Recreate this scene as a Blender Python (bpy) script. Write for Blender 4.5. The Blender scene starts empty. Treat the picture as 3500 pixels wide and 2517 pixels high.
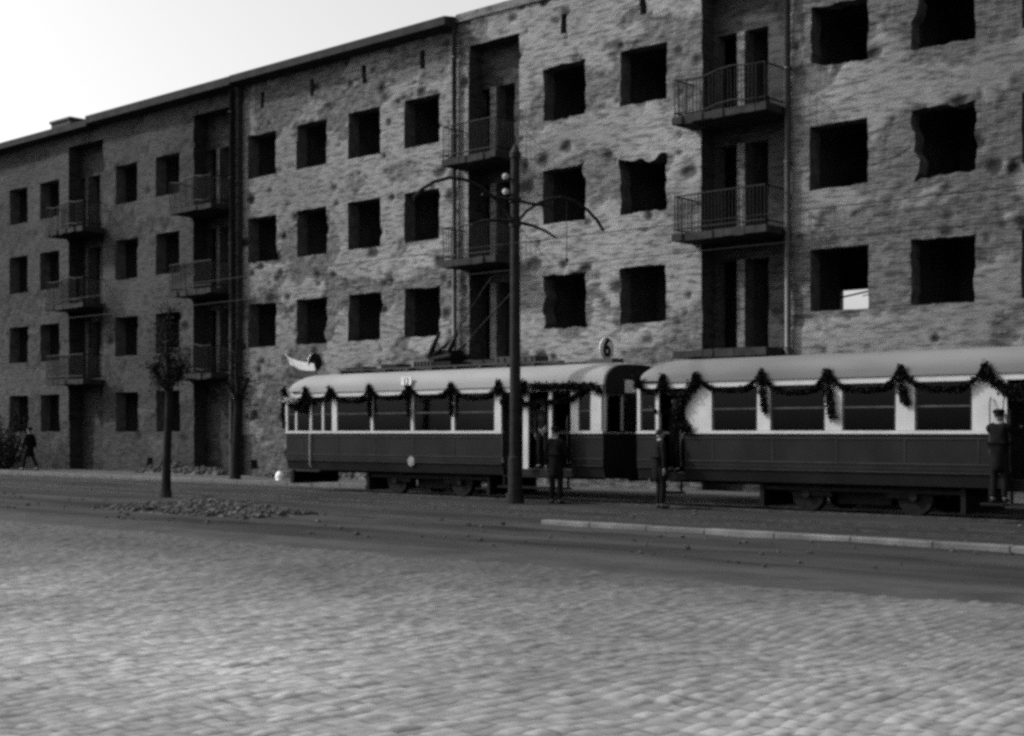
import bpy, bmesh, math, random
import numpy as np
from mathutils import Vector, Matrix
R = math.radians
random.seed(7)
SC = bpy.context.scene
COL = SC.collection

# ------------------------------------------------------------------ camera
H = 1.7                       # eye height
TH = math.atan2(3464.0, 3150.0)   # angle between the view axis and the street front
CT, ST = math.cos(TH), math.sin(TH)
cam = bpy.data.cameras.new('camera'); cam.lens = 50.0; cam.sensor_width = 36.0
cam.shift_y = 0.0624; cam.clip_start = 0.1; cam.clip_end = 3000
co = bpy.data.objects.new('camera', cam); COL.objects.link(co)
co.location = (0, 0, H); co.rotation_euler = (R(90), 0, math.pi/2 - TH)
SC.camera = co

# ------------------------------------------------------------------ light
SUN_DIR = Vector((-0.66, -0.42, 0.62)).normalized()      # towards the sun
elev = math.asin(SUN_DIR.z); azim = math.atan2(SUN_DIR.x, SUN_DIR.y)
w = bpy.data.worlds.new('World'); SC.world = w; w.use_nodes = True
nt = w.node_tree; nt.nodes.clear()
sky = nt.nodes.new('ShaderNodeTexSky'); sky.sky_type = 'NISHITA'; sky.sun_disc = False
sky.sun_elevation = elev; sky.sun_rotation = azim
sky.dust_density = 4.0; sky.air_density = 1.3; sky.ozone_density = 1.0
bw = nt.nodes.new('ShaderNodeRGBToBW'); bg = nt.nodes.new('ShaderNodeBackground')
bg.inputs['Strength'].default_value = 0.13
wo = nt.nodes.new('ShaderNodeOutputWorld')
nt.links.new(sky.outputs[0], bw.inputs[0]); nt.links.new(bw.outputs[0], bg.inputs[0])
nt.links.new(bg.outputs[0], wo.inputs[0])
sl = bpy.data.lights.new('sun', 'SUN'); sl.energy = 2.05; sl.angle = R(2.5); sl.color = (1, 1, 1)
so = bpy.data.objects.new('sun', sl); COL.objects.link(so)
so.rotation_euler = SUN_DIR.to_track_quat('Z', 'Y').to_euler()

SC.view_settings.view_transform = 'Standard'
SC.view_settings.look = 'None'; SC.view_settings.gamma = 1.0
SC.view_settings.exposure = 0.92
SC.render.engine = 'CYCLES'
SC.cycles.use_denoising = False
SC.cycles.pixel_filter_type = 'BLACKMAN_HARRIS'; SC.cycles.filter_width = 3.2
SC.cycles.sample_clamp_direct = 6.0; SC.cycles.sample_clamp_indirect = 3.0
SC.cycles.max_bounces = 6; SC.cycles.transparent_max_bounces = 16

# ------------------------------------------------------------------ helpers
def Xat(px, Y):
    """street coordinate of a point on the vertical plane at distance Y"""
    wd = 3150.0*Y/(CT*(px+2330.0))
    return (Y*ST-wd)/CT

def Wp(px, py, Y):
    wd = 3150.0*Y/(CT*(px+2330.0)); return Vector(((Y*ST-wd)/CT, Y, H+(957.0-py)*wd/3150.0))

def tag(o, label=None, cat=None, group=None, kind=None):
    if label: o['label'] = label
    if cat: o['category'] = cat
    if group: o['group'] = group
    if kind: o['kind'] = kind
    return o

def empty(name, loc=(0, 0, 0), rz=0.0):
    o = bpy.data.objects.new(name, None); COL.objects.link(o)
    o.location = loc; o.rotation_euler = (0, 0, rz); o.empty_display_size = .2
    return o

def link_mesh(name, me, m, parent=None, smooth=False):
    if m is not None and len(me.materials) == 0: me.materials.append(m)
    o = bpy.data.objects.new(name, me); COL.objects.link(o)
    if parent is not None:
        # geometry is authored in world space: express it in the parent's frame
        p = parent; mat_ = Matrix.Identity(4)
        while p is not None:
            mat_ = Matrix.LocRotScale(p.location, p.rotation_euler, p.scale) @ mat_; p = p.parent
        me.transform(mat_.inverted())
        o.parent = parent
    if smooth:
        me.polygons.foreach_set('use_smooth', [True]*len(me.polygons))
    me.update()
    return o

class MB:
    def __init__(s): s.v = []; s.f = []
    def add(s, vs, fs):
        n = len(s.v); s.v += [tuple(v) for v in vs]; s.f += [tuple(i+n for i in f) for f in fs]; return s
    def box(s, x0, x1, y0, y1, z0, z1):
        return s.add([(x0,y0,z0),(x1,y0,z0),(x1,y1,z0),(x0,y1,z0),(x0,y0,z1),(x1,y0,z1),(x1,y1,z1),(x0,y1,z1)],
                     [(0,3,2,1),(4,5,6,7),(0,1,5,4),(1,2,6,5),(2,3,7,6),(3,0,4,7)])
    def prism(s, prof, x0, x1):      # profile in (y,z), counter-clockwise, extruded along x
        n = len(prof)
        vs = [(x0,y,z) for y, z in prof]+[(x1,y,z) for y, z in prof]
        fs = [tuple(range(n))[::-1], tuple(range(n, 2*n))]+[(i,(i+1) % n,n+(i+1) % n,n+i) for i in range(n)]
        return s.add(vs, fs)
    def tube(s, pts, rad, n=8, cap=True):
        pts = [Vector(p) for p in pts]
        if not hasattr(rad, '__len__'): rad = [rad]*len(pts)
        rings = []; up = None; vs = []
        for i, p in enumerate(pts):
            t = (pts[min(i+1, len(pts)-1)]-pts[max(i-1, 0)]).normalized()
            if up is None: up = Vector((0,0,1)) if abs(t.z) < .9 else Vector((1,0,0))
            a = t.cross(up).normalized(); b = a.cross(t).normalized(); up = b
            for k in range(n):
                an = 2*math.pi*k/n
                vs.append(p+(a*math.cos(an)+b*math.sin(an))*rad[i])
        fs = []
        for i in range(len(pts)-1):
            for k in range(n):
                k2 = (k+1) % n
                fs.append((i*n+k, i*n+k2, (i+1)*n+k2, (i+1)*n+k))
        if cap: fs += [tuple(range(n)), tuple(range((len(pts)-1)*n, len(pts)*n))[::-1]]
        return s.add(vs, fs)
    def disc(s, c, r, axis='x', th=.03, n=28):
        c = Vector(c); d = Vector((th/2,0,0)) if axis == 'x' else Vector((0,th/2,0))
        return s.tube([c-d, c+d], r, n)
    def leaf(s, p, size, rnd=random):
        a = Vector((rnd.gauss(0,1), rnd.gauss(0,1), rnd.gauss(0,1))).normalized()
        b = a.cross(Vector((rnd.gauss(0,1), rnd.gauss(0,1), rnd.gauss(0,1)))).normalized()
        p = Vector(p)
        return s.add([p-a*size, p-b*size*.45, p+a*size, p+b*size*.45], [(0,1,2,3)])
    def mesh(s, name):
        me = bpy.data.meshes.new(name); me.from_pydata(s.v, [], s.f); me.update(); return me
    def build(s, name, m, parent=None, bevel=0, smooth=False):
        o = link_mesh(name, s.mesh(name), m, parent, smooth)
        if bevel:
            b = o.modifiers.new('bevel', 'BEVEL'); b.width = bevel; b.segments = 2; b.limit_method = 'ANGLE'
        return o

# value noise -------------------------------------------------------
def vnoise(x, y, seed):
    r = np.random.RandomState(seed); g = r.rand(256, 256)
    xi = np.floor(x).astype(int); yi = np.floor(y).astype(int); fx = x-xi; fy = y-yi
    fx = fx*fx*(3-2*fx); fy = fy*fy*(3-2*fy)
    a = g[xi % 256, yi % 256]; b = g[(xi+1) % 256, yi % 256]; c = g[xi % 256, (yi+1) % 256]; d = g[(xi+1) % 256, (yi+1) % 256]
    return (a*(1-fx)+b*fx)*(1-fy)+(c*(1-fx)+d*fx)*fy
def fbm(x, y, f, octv, seed, fy=None):
    fy = f if fy is None else fy
    t = 0; amp = 1; s = 0
    for o in range(octv):
        t = t+amp*vnoise(x*f+13.7*o, y*fy+7.1*o, seed+o); s += amp; amp *= .5; f *= 2.03; fy *= 2.03
    return t/s

# ------------------------------------------------------------------ materials (the photograph is monochrome: every colour is a grey)
def newmat(name):
    m = bpy.data.materials.new(name); m.use_nodes = True
    n = m.node_tree.nodes; l = m.node_tree.links
    return m, n, l, n['Principled BSDF']
def g3(v): return (v, v, v, 1)
def ramp(n, stops):
    r = n.new('ShaderNodeValToRGB'); e = r.color_ramp.elements
    while len(e) > 1: e.remove(e[-1])
    e[0].position, e[0].color = stops[0][0], g3(stops[0][1])
    for p, c in stops[1:]:
        q = e.new(p); q.color = g3(c)
    return r
def simple(name, lo, hi, rough=.8, scale=3.0, bump=.0, bscale=30.0, metal=0, stretch=(1,1,1), detail=6, spec=.06):
    m, n, l, b = newmat(name)
    tc = n.new('ShaderNodeTexCoord'); mp = n.new('ShaderNodeMapping'); mp.inputs['Scale'].default_value = stretch
    l.new(tc.outputs['Object'], mp.inputs[0])
    nz = n.new('ShaderNodeTexNoise'); nz.inputs['Scale'].default_value = scale; nz.inputs['Detail'].default_value = detail
    l.new(mp.outputs[0], nz.inputs['Vector'])
    r = ramp(n, [(.3, lo), (.7, hi)]); l.new(nz.outputs[0], r.inputs[0]); l.new(r.outputs[0], b.inputs['Base Color'])
    b.inputs['Roughness'].default_value = rough; b.inputs['Metallic'].default_value = metal
    b.inputs['Specular IOR Level'].default_value = spec
    if bump:
        nb = n.new('ShaderNodeTexNoise'); nb.inputs['Scale'].default_value = bscale; nb.inputs['Detail'].default_value = 5
        l.new(mp.outputs[0], nb.inputs['Vector'])
        bp = n.new('ShaderNodeBump'); bp.inputs['Strength'].default_value = bump; bp.inputs['Distance'].default_value = .02
        l.new(nb.outputs[0], bp.inputs['Height']); l.new(bp.outputs[0], b.inputs['Normal'])
    return m
def wallmat(name, plo, phi, blo, bhi, mortar):
    m, n, l, b = newmat(name)
    geo = n.new('ShaderNodeNewGeometry'); sx = n.new('ShaderNodeSeparateXYZ'); l.new(geo.outputs['Position'], sx.inputs[0])
    cx = n.new('ShaderNodeCombineXYZ')
    ad = n.new('ShaderNodeMath'); ad.operation = 'ADD'; l.new(sx.outputs[0], ad.inputs[0]); l.new(sx.outputs[1], ad.inputs[1])
    l.new(ad.outputs[0], cx.inputs[0]); l.new(sx.outputs[2], cx.inputs[1])
    br = n.new('ShaderNodeTexBrick'); l.new(cx.outputs[0], br.inputs['Vector'])
    br.inputs['Color1'].default_value = g3(blo); br.inputs['Color2'].default_value = g3(bhi); br.inputs['Mortar'].default_value = g3(mortar)
    br.inputs['Scale'].default_value = 1.0; br.inputs['Brick Width'].default_value = .27; br.inputs['Row Height'].default_value = .08
    br.inputs['Mortar Size'].default_value = .012
    n1 = n.new('ShaderNodeTexNoise'); n1.inputs['Scale'].default_value = .35; n1.inputs['Detail'].default_value = 8; n1.inputs['Roughness'].default_value = .62
    l.new(geo.outputs['Position'], n1.inputs['Vector'])
    r1 = ramp(n, [(.32, plo), (.5, (plo+phi)/2), (.66, phi)]); l.new(n1.outputs[0], r1.inputs[0])
    mp = n.new('ShaderNodeMapping'); mp.inputs['Scale'].default_value = (2.3, 2.3, 10); l.new(geo.outputs['Position'], mp.inputs[0])
    n2 = n.new('ShaderNodeTexNoise'); n2.inputs['Scale'].default_value = 1.0; n2.inputs['Detail'].default_value = 5; l.new(mp.outputs[0], n2.inputs['Vector'])
    r2 = ramp(n, [(.36, .34), (.46, .78), (.60, 1.08)]); l.new(n2.outputs[0], r2.inputs[0])
    mu = n.new('ShaderNodeMix'); mu.data_type = 'RGBA'; mu.blend_type = 'MULTIPLY'; mu.inputs[0].default_value = .9
    l.new(r1.outputs[0], mu.inputs[6]); l.new(r2.outputs[0], mu.inputs[7])
    at = n.new('ShaderNodeAttribute'); at.attribute_name = 'damage'
    mx = n.new('ShaderNodeMix'); mx.data_type = 'RGBA'
    m2 = n.new('ShaderNodeMix'); m2.data_type = 'RGBA'; m2.blend_type = 'MULTIPLY'; m2.inputs[0].default_value = .9
    l.new(br.outputs[0], m2.inputs[6]); l.new(r2.outputs[0], m2.inputs[7])
    l.new(at.outputs['Fac'], mx.inputs[0]); l.new(mu.outputs[2], mx.inputs[6]); l.new(m2.outputs[2], mx.inputs[7])
    sa = n.new('ShaderNodeAttribute'); sa.attribute_name = 'vignette_pocks'  # painted vignette darkening together with the dark shell pocks
    sm = n.new('ShaderNodeMix'); sm.data_type = 'RGBA'; sm.blend_type = 'MULTIPLY'; sm.inputs[7].default_value = g3(.12)
    l.new(sa.outputs['Fac'], sm.inputs[0]); l.new(mx.outputs[2], sm.inputs[6])
    l.new(sm.outputs[2], b.inputs['Base Color']); b.inputs['Roughness'].default_value = .95; b.inputs['Specular IOR Level'].default_value = .2
    nb = n.new('ShaderNodeTexNoise'); nb.inputs['Scale'].default_value = 1; nb.inputs['Detail'].default_value = 8; nb.inputs['Roughness'].default_value = .7
    mb2 = n.new('ShaderNodeMapping'); mb2.inputs['Scale'].default_value = (5.5, 5.5, 14); l.new(geo.outputs['Position'], mb2.inputs[0])
    l.new(mb2.outputs[0], nb.inputs['Vector'])
    bp = n.new('ShaderNodeBump'); bp.inputs['Strength'].default_value = .7; bp.inputs['Distance'].default_value = .045
    l.new(nb.outputs[0], bp.inputs['Height']); l.new(bp.outputs[0], b.inputs['Normal'])
    return m

M = {}
M['wall'] = wallmat('plaster_and_brick', .145, .225, .06, .11, .13)
M['wall_dark'] = wallmat('dark_plaster', .028, .058, .02, .036, .035)  # darker plaster of the left block
M['bay'] = wallmat('bay_plaster_shaded', .03, .055, .025, .045, .045)  # recess shade painted in: much darker than the front wall
M['bay_dark'] = wallmat('bay_dark_plaster', .022, .04, .02, .04, .03)  # darkest plaster, for the left block's bays and pilaster
M['pier'] = wallmat('pier_plaster', .09, .15, .08, .12, .14)
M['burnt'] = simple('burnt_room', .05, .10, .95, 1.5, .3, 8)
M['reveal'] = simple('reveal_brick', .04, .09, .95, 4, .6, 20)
M['concrete'] = simple('balcony_concrete', .018, .035, .9, 3, .4, 15)
M['eaves'] = simple('eaves_boards', .018, .032, .85, 2, .3, 12)
M['roof'] = simple('roof_felt', .04, .07, .8, 2, .3, 12)
M['iron'] = simple('rusty_iron', .007, .014, .6, 8, .2, 40)
M['zinc'] = simple('zinc_pipe', .02, .04, .5, 3, .1, 30, spec=.4)
M['pole'] = simple('painted_pole', .010, .02, .6, 6, .2, 40)
M['porcelain'] = simple('porcelain', .24, .32, .2, 3)
M['cream'] = simple('cream_paint', .30, .38, .42, 2.5, .05, 30)
M['roofpaint'] = simple('tram_roof_canvas', .17, .22, .7, 1.2, .15, 12, stretch=(.4,1,1))
M['roofpaint2'] = simple('trailer_roof_canvas', .085, .14, .7, 1.0, .15, 12, stretch=(.3,1,1))
M['red'] = simple('dark_red_paint', .007, .012, .5, 1.5, .06, 14, spec=.06)
M['moulding'] = simple('moulding_paint', .02, .035, .35, 2)
M['under'] = simple('greasy_steel', .004, .008, .7, 6, .2, 30)
M['tread'] = simple('wheel_tread', .10, .16, .35, 6, metal=.7)
M['board'] = simple('roof_board', .03, .055, .85, 4, .2, 20, stretch=(.3,4,4))
M['interior'] = simple('tram_interior', .03, .06, .6, 3)
M['garland'] = simple('fir_garland', .004, .010, .9, 9)
M['black'] = simple('sign_black', .01, .014, .6, 3)
M['white'] = simple('sign_white', .48, .56, .5, 5)
M['flagwhite'] = simple('flag_white', .34, .42, .85, 6)
M['flagred'] = simple('flag_red', .035, .045, .85, 6)
M['bark'] = simple('bark', .008, .02, .95, 5, .8, 14, stretch=(3,3,.6))
M['twig'] = simple('dark_foliage', .006, .014, .9, 5)
M['coat'] = simple('dark_wool', .004, .008, .95, 6, .3, 60)
M['coat2'] = simple('grey_wool', .02, .035, .95, 6, .3, 60)
M['trousers'] = simple('trouser_cloth', .005, .009, .95, 6, .2, 60)
M['skin'] = simple('skin', .14, .19, .6, 9)
M['hair'] = simple('hair', .01, .02, .7, 20)
M['eye'] = simple('eye', .01, .015, .3, 3)
M['leather'] = simple('shoe_leather', .008, .015, .4, 8)
M['stonewhite'] = simple('whitewashed_stone', .6, .75, .8, 4, .4, 20)
M['kerb'] = simple('granite_kerb', .06, .135, .8, 2.0, .5, 25)
M['pavement'] = simple('pavement_slabs', .045, .08, .9, 1.2, .4, 14)
M['trackbed'] = simple('track_paving', .013, .032, .88, .8, .6, 9, stretch=(.35,1,1))
M['verge'] = simple('trodden_earth', .008, .045, .95, .9, .9, 6, stretch=(.14,1,1))
M['rail'] = simple('rail_steel', .04, .08, .35, 6, metal=.8)
M['rubble'] = simple('brick_rubble', .03, .12, .95, 6, .6, 20)
M['rubble2'] = simple('leaf_litter', .022, .10, .95, 5, .6, 18)

def glassmat():
    m, n, l, b = newmat('window_glass'); n.remove(b)
    out = [x for x in n if x.type == 'OUTPUT_MATERIAL'][0]
    t = n.new('ShaderNodeBsdfTransparent'); t.inputs[0].default_value = g3(.22)
    gl = n.new('ShaderNodeBsdfGlossy'); gl.inputs['Roughness'].default_value = .06; gl.inputs[0].default_value = g3(.35)
    fr = n.new('ShaderNodeFresnel'); fr.inputs[0].default_value = 1.45
    mx = n.new('ShaderNodeMixShader'); l.new(fr.outputs[0], mx.inputs[0]); l.new(t.outputs[0], mx.inputs[1]); l.new(gl.outputs[0], mx.inputs[2])
    l.new(mx.outputs[0], out.inputs[0]); return m
M['glass'] = glassmat()

def cobblemat():
    m, n, l, b = newmat('cobble_stone')
    at = n.new('ShaderNodeAttribute'); at.attribute_name = 'joint'
    st = n.new('ShaderNodeAttribute'); st.attribute_name = 'stone'
    geo = n.new('ShaderNodeNewGeometry')
    n1 = n.new('ShaderNodeTexNoise'); n1.inputs['Scale'].default_value = .28; n1.inputs['Detail'].default_value = 5
    l.new(geo.outputs['Position'], n1.inputs['Vector'])
    r1 = ramp(n, [(.32, .17), (.68, .31)]); l.new(n1.outputs[0], r1.inputs[0])
    r2 = ramp(n, [(0, .6), (1, 1.0)]); l.new(st.outputs['Fac'], r2.inputs[0])
    mu = n.new('ShaderNodeMix'); mu.data_type = 'RGBA'; mu.blend_type = 'MULTIPLY'; mu.inputs[0].default_value = 1
    l.new(r1.outputs[0], mu.inputs[6]); l.new(r2.outputs[0], mu.inputs[7])
    mx = n.new('ShaderNodeMix'); mx.data_type = 'RGBA'; l.new(at.outputs['Fac'], mx.inputs[0])
    l.new(mu.outputs[2], mx.inputs[6]); mx.inputs[7].default_value = g3(.04)
    da = n.new('ShaderNodeAttribute'); da.attribute_name = 'dirt_tone'
    dx = n.new('ShaderNodeMix'); dx.data_type = 'RGBA'; l.new(da.outputs['Fac'], dx.inputs[0]); l.new(mx.outputs[2], dx.inputs[6]); dx.inputs[7].default_value = g3(.03)
    l.new(dx.outputs[2], b.inputs['Base Color']); b.inputs['Roughness'].default_value = .85; b.inputs['Specular IOR Level'].default_value = .2
    nb = n.new('ShaderNodeTexNoise'); nb.inputs['Scale'].default_value = 25; nb.inputs['Detail'].default_value = 5
    l.new(geo.outputs['Position'], nb.inputs['Vector'])
    bp = n.new('ShaderNodeBump'); bp.inputs['Strength'].default_value = .4; bp.inputs['Distance'].default_value = .01
    l.new(nb.outputs[0], bp.inputs['Height']); l.new(bp.outputs[0], b.inputs['Normal'])
    return m
M['cobble'] = cobblemat()

def grid_mesh(name, V, ni, nj, keep=None, attrs=None, m=None, parent=None, flip=False, smooth=True):
    """V: (ni*nj,3); keep: mask (ni-1,nj-1) of kept cells"""
    I, J = np.meshgrid(np.arange(ni-1), np.arange(nj-1), indexing='ij')
    if keep is not None: I = I[keep]; J = J[keep]
    I = I.ravel(); J = J.ravel()
    a = I*nj+J; b = (I+1)*nj+J; c = (I+1)*nj+J+1; d = I*nj+J+1
    F = np.stack([a, b, c, d] if not flip else [a, d, c, b], 1).astype(np.int32)
    used = np.zeros(ni*nj, bool); used[F.ravel()] = True
    idx = np.cumsum(used)-1; Vn = V[used]; F = idx[F].astype(np.int32)
    me = bpy.data.meshes.new(name)
    me.vertices.add(len(Vn)); me.vertices.foreach_set('co', Vn.astype(np.float32).ravel())
    nf = len(F); me.loops.add(nf*4); me.loops.foreach_set('vertex_index', F.ravel())
    me.polygons.add(nf); me.polygons.foreach_set('loop_start', np.arange(nf, dtype=np.int32)*4)
    me.polygons.foreach_set('loop_total', np.full(nf, 4, np.int32))
    me.update(calc_edges=True)
    for k, A in (attrs or {}).items():
        at = me.attributes.new(k, 'FLOAT', 'POINT'); at.data.foreach_set('value', A[used].astype(np.float32))
    return link_mesh(name, me, m, parent, smooth)

# ================================================================== GROUND
g = MB(); S = 1500
g.add([(-S,-S,-.15),(S,-S,-.15),(S,S,-.15),(-S,S,-.15)], [(0,1,2,3)])
tag(g.build('ground', M['trackbed']), kind='structure')

def cobbles():
    """roadway in front: courses of stones laid across the road"""
    res = .032
    x = np.arange(-27.0, 3.2, res); y = np.arange(2.2, 13.62, res)
    X, Y = np.meshgrid(x, y, indexing='ij')
    wx = X+(fbm(X, Y, .35, 2, 3)-.5)*.9; wy = Y+(fbm(X, Y, .4, 2, 5)-.5)*.6
    cw = .13
    row = np.floor(wx/cw); fx = wx/cw-row
    r = np.random.RandomState(11); off = r.rand(4096)
    ln = .15+.07*off[(row.astype(int)*7) % 4096]
    v = wy/ln+off[row.astype(int) % 4096]*3
    col = np.floor(v); fy = v-col
    hsh = off[(row.astype(int)*131+col.astype(int)*17) % 4096]
    dx = np.minimum(fx, 1-fx)*cw; dy = np.minimum(fy, 1-fy)*ln
    d = np.minimum(dx, dy)
    dome = 1-np.exp(-(d/.026)**1.5)
    z = dome*(.009+.009*hsh)+(hsh-.5)*.016+(fbm(X, Y, 1.7, 4, 21)-.5)*.05+(fbm(X, Y, .5, 2, 9)-.5)*.09
    joint = np.clip(1.0-d/.019, 0, 1)*.85
    V = np.stack([X.ravel(), Y.ravel(), z.ravel()-.02], 1)
    xc = (x[1:]+x[:-1])/2; yc = (y[1:]+y[:-1])/2; XC, YC_ = np.meshgrid(xc, yc, indexing='ij')
    keep = (XC > -10.5-(YC_-2.2)*1.45)
    grid_mesh('road', V, len(x), len(y), keep, attrs={'dirt_tone': np.clip(.82*np.clip((Y-6.0)/7.6, 0, 1)**1.2+.30*np.clip((-X-8)/9, 0, 1)+.5*(fbm(X, Y, .45, 4, 63)-.5), 0, .85).ravel(), 'joint': joint.ravel(), 'stone': hsh.ravel()}, m=M['cobble'])  # dirt towards the gutter, random mottling, and darker towards the left
    return bpy.context.scene.objects['road']
tag(cobbles(), 'pale rounded cobblestone roadway laid in uneven courses', kind='structure')
# rest of the same roadway, out of the detailed patch
def flat_rough(name, x0, x1, y0, y1, res, amp, z, m, seed, f=1.5, fy=None):
    x = np.arange(x0, x1+res, res); y = np.linspace(y0, y1, max(2, int((y1-y0)/res)))
    X, Y = np.meshgrid(x, y, indexing='ij')
    Z = z+(fbm(X, Y, f, 4, seed, fy)-.5)*amp
    Z[:, 0] -= .12; Y[:, 0] += .0
    o = grid_mesh(name, np.stack([X.ravel(), Y.ravel(), Z.ravel()], 1), len(x), len(y), m=m)
    return tag(o, kind='structure')
far = simple('cobble_far', .045, .08, .85, .6, .9, 6)
flat_rough('road_far', -120, -27.0, 2.2, 13.62, .35, .05, -.01, far, 31)
flat_rough('road_near', -120, 40, -20, 2.15, .6, .03, -.03, far, 33)
flat_rough('road_right', 3.25, 40, 2.2, 13.62, .4, .03, .0, far, 35)
# gutter, verge, kerb, track bed, pavement
flat_rough('gutter', -120, 40, 13.6, 15.2, .2, .02, -.035, simple('gutter_dark', .028, .05, .8, 1.2, .5, 8), 37)  # gutter is a darker strip along the far road edge
flat_rough('verge', -120, 40, 14.9, 19.64, .12, .06, .0, M['verge'], 39, 1.1, 2.2)
kb = MB(); x = -118.0
while x < 38:
    L = 1.1+random.random()*.3
    dz = random.uniform(-.02, .02); 
    if x > -17.4: kb.box(x, x+L-.006, 19.64+dz*.2, 19.88, -.14, .085+dz*.25)
    x += L
tag(kb.build('kerb', M['kerb'], bevel=.02), 'light granite kerb along the tram tracks', kind='structure')
flat_rough('track_bed', -120, 40, 19.7, 28.45, .16, .04, -.0, M['trackbed'], 41, 1.2, 3.5)
rl = MB()
for yc in (22.6, 26.9):
    for s in (-.7175, .7175):
        rl.box(-118, 38, yc+s-.035, yc+s+.035, -.1, .045)
tag(rl.build('rails', M['rail']), kind='structure')
kb = MB(); x = -118.0
while x < 38:
    L = 1.1+random.random()*.3
    kb.box(x, x+L-.015, 28.5, 28.75, -.14, .13+random.uniform(-.008,.008)); x += L
tag(kb.build('pavement_kerb', simple('pavement_kerb_stone', .07, .11, .8, 2, .4, 20), bevel=.015), kind='structure')
flat_rough('pavement', -120, 40, 28.76, 31.9, .3, .015, .12, M['pavement'], 43)

# ================================================================== BUILDING FRONTS
FY = 31.8
ROWS = [(4.75, 6.33), (7.83, 9.44), (10.89, 12.45)]
def opening(x0, x1, z0, z1, amp=.05, kind='window', **kw):
    d = dict(x0=x0, x1=x1, z0=z0, z1=z1, amp=amp, kind=kind); d.update(kw); return d

def lines(a, b, req, res):
    pts = sorted(set([a, b]+[round(q, 4) for q in req if a < q < b])); out = [a]
    for p, q in zip(pts, pts[1:]):
        n = max(1, int(math.ceil((q-p)/res))); out += [p+(q-p)*(i+1)/n for i in range(n)]
    return np.array(out)

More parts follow.
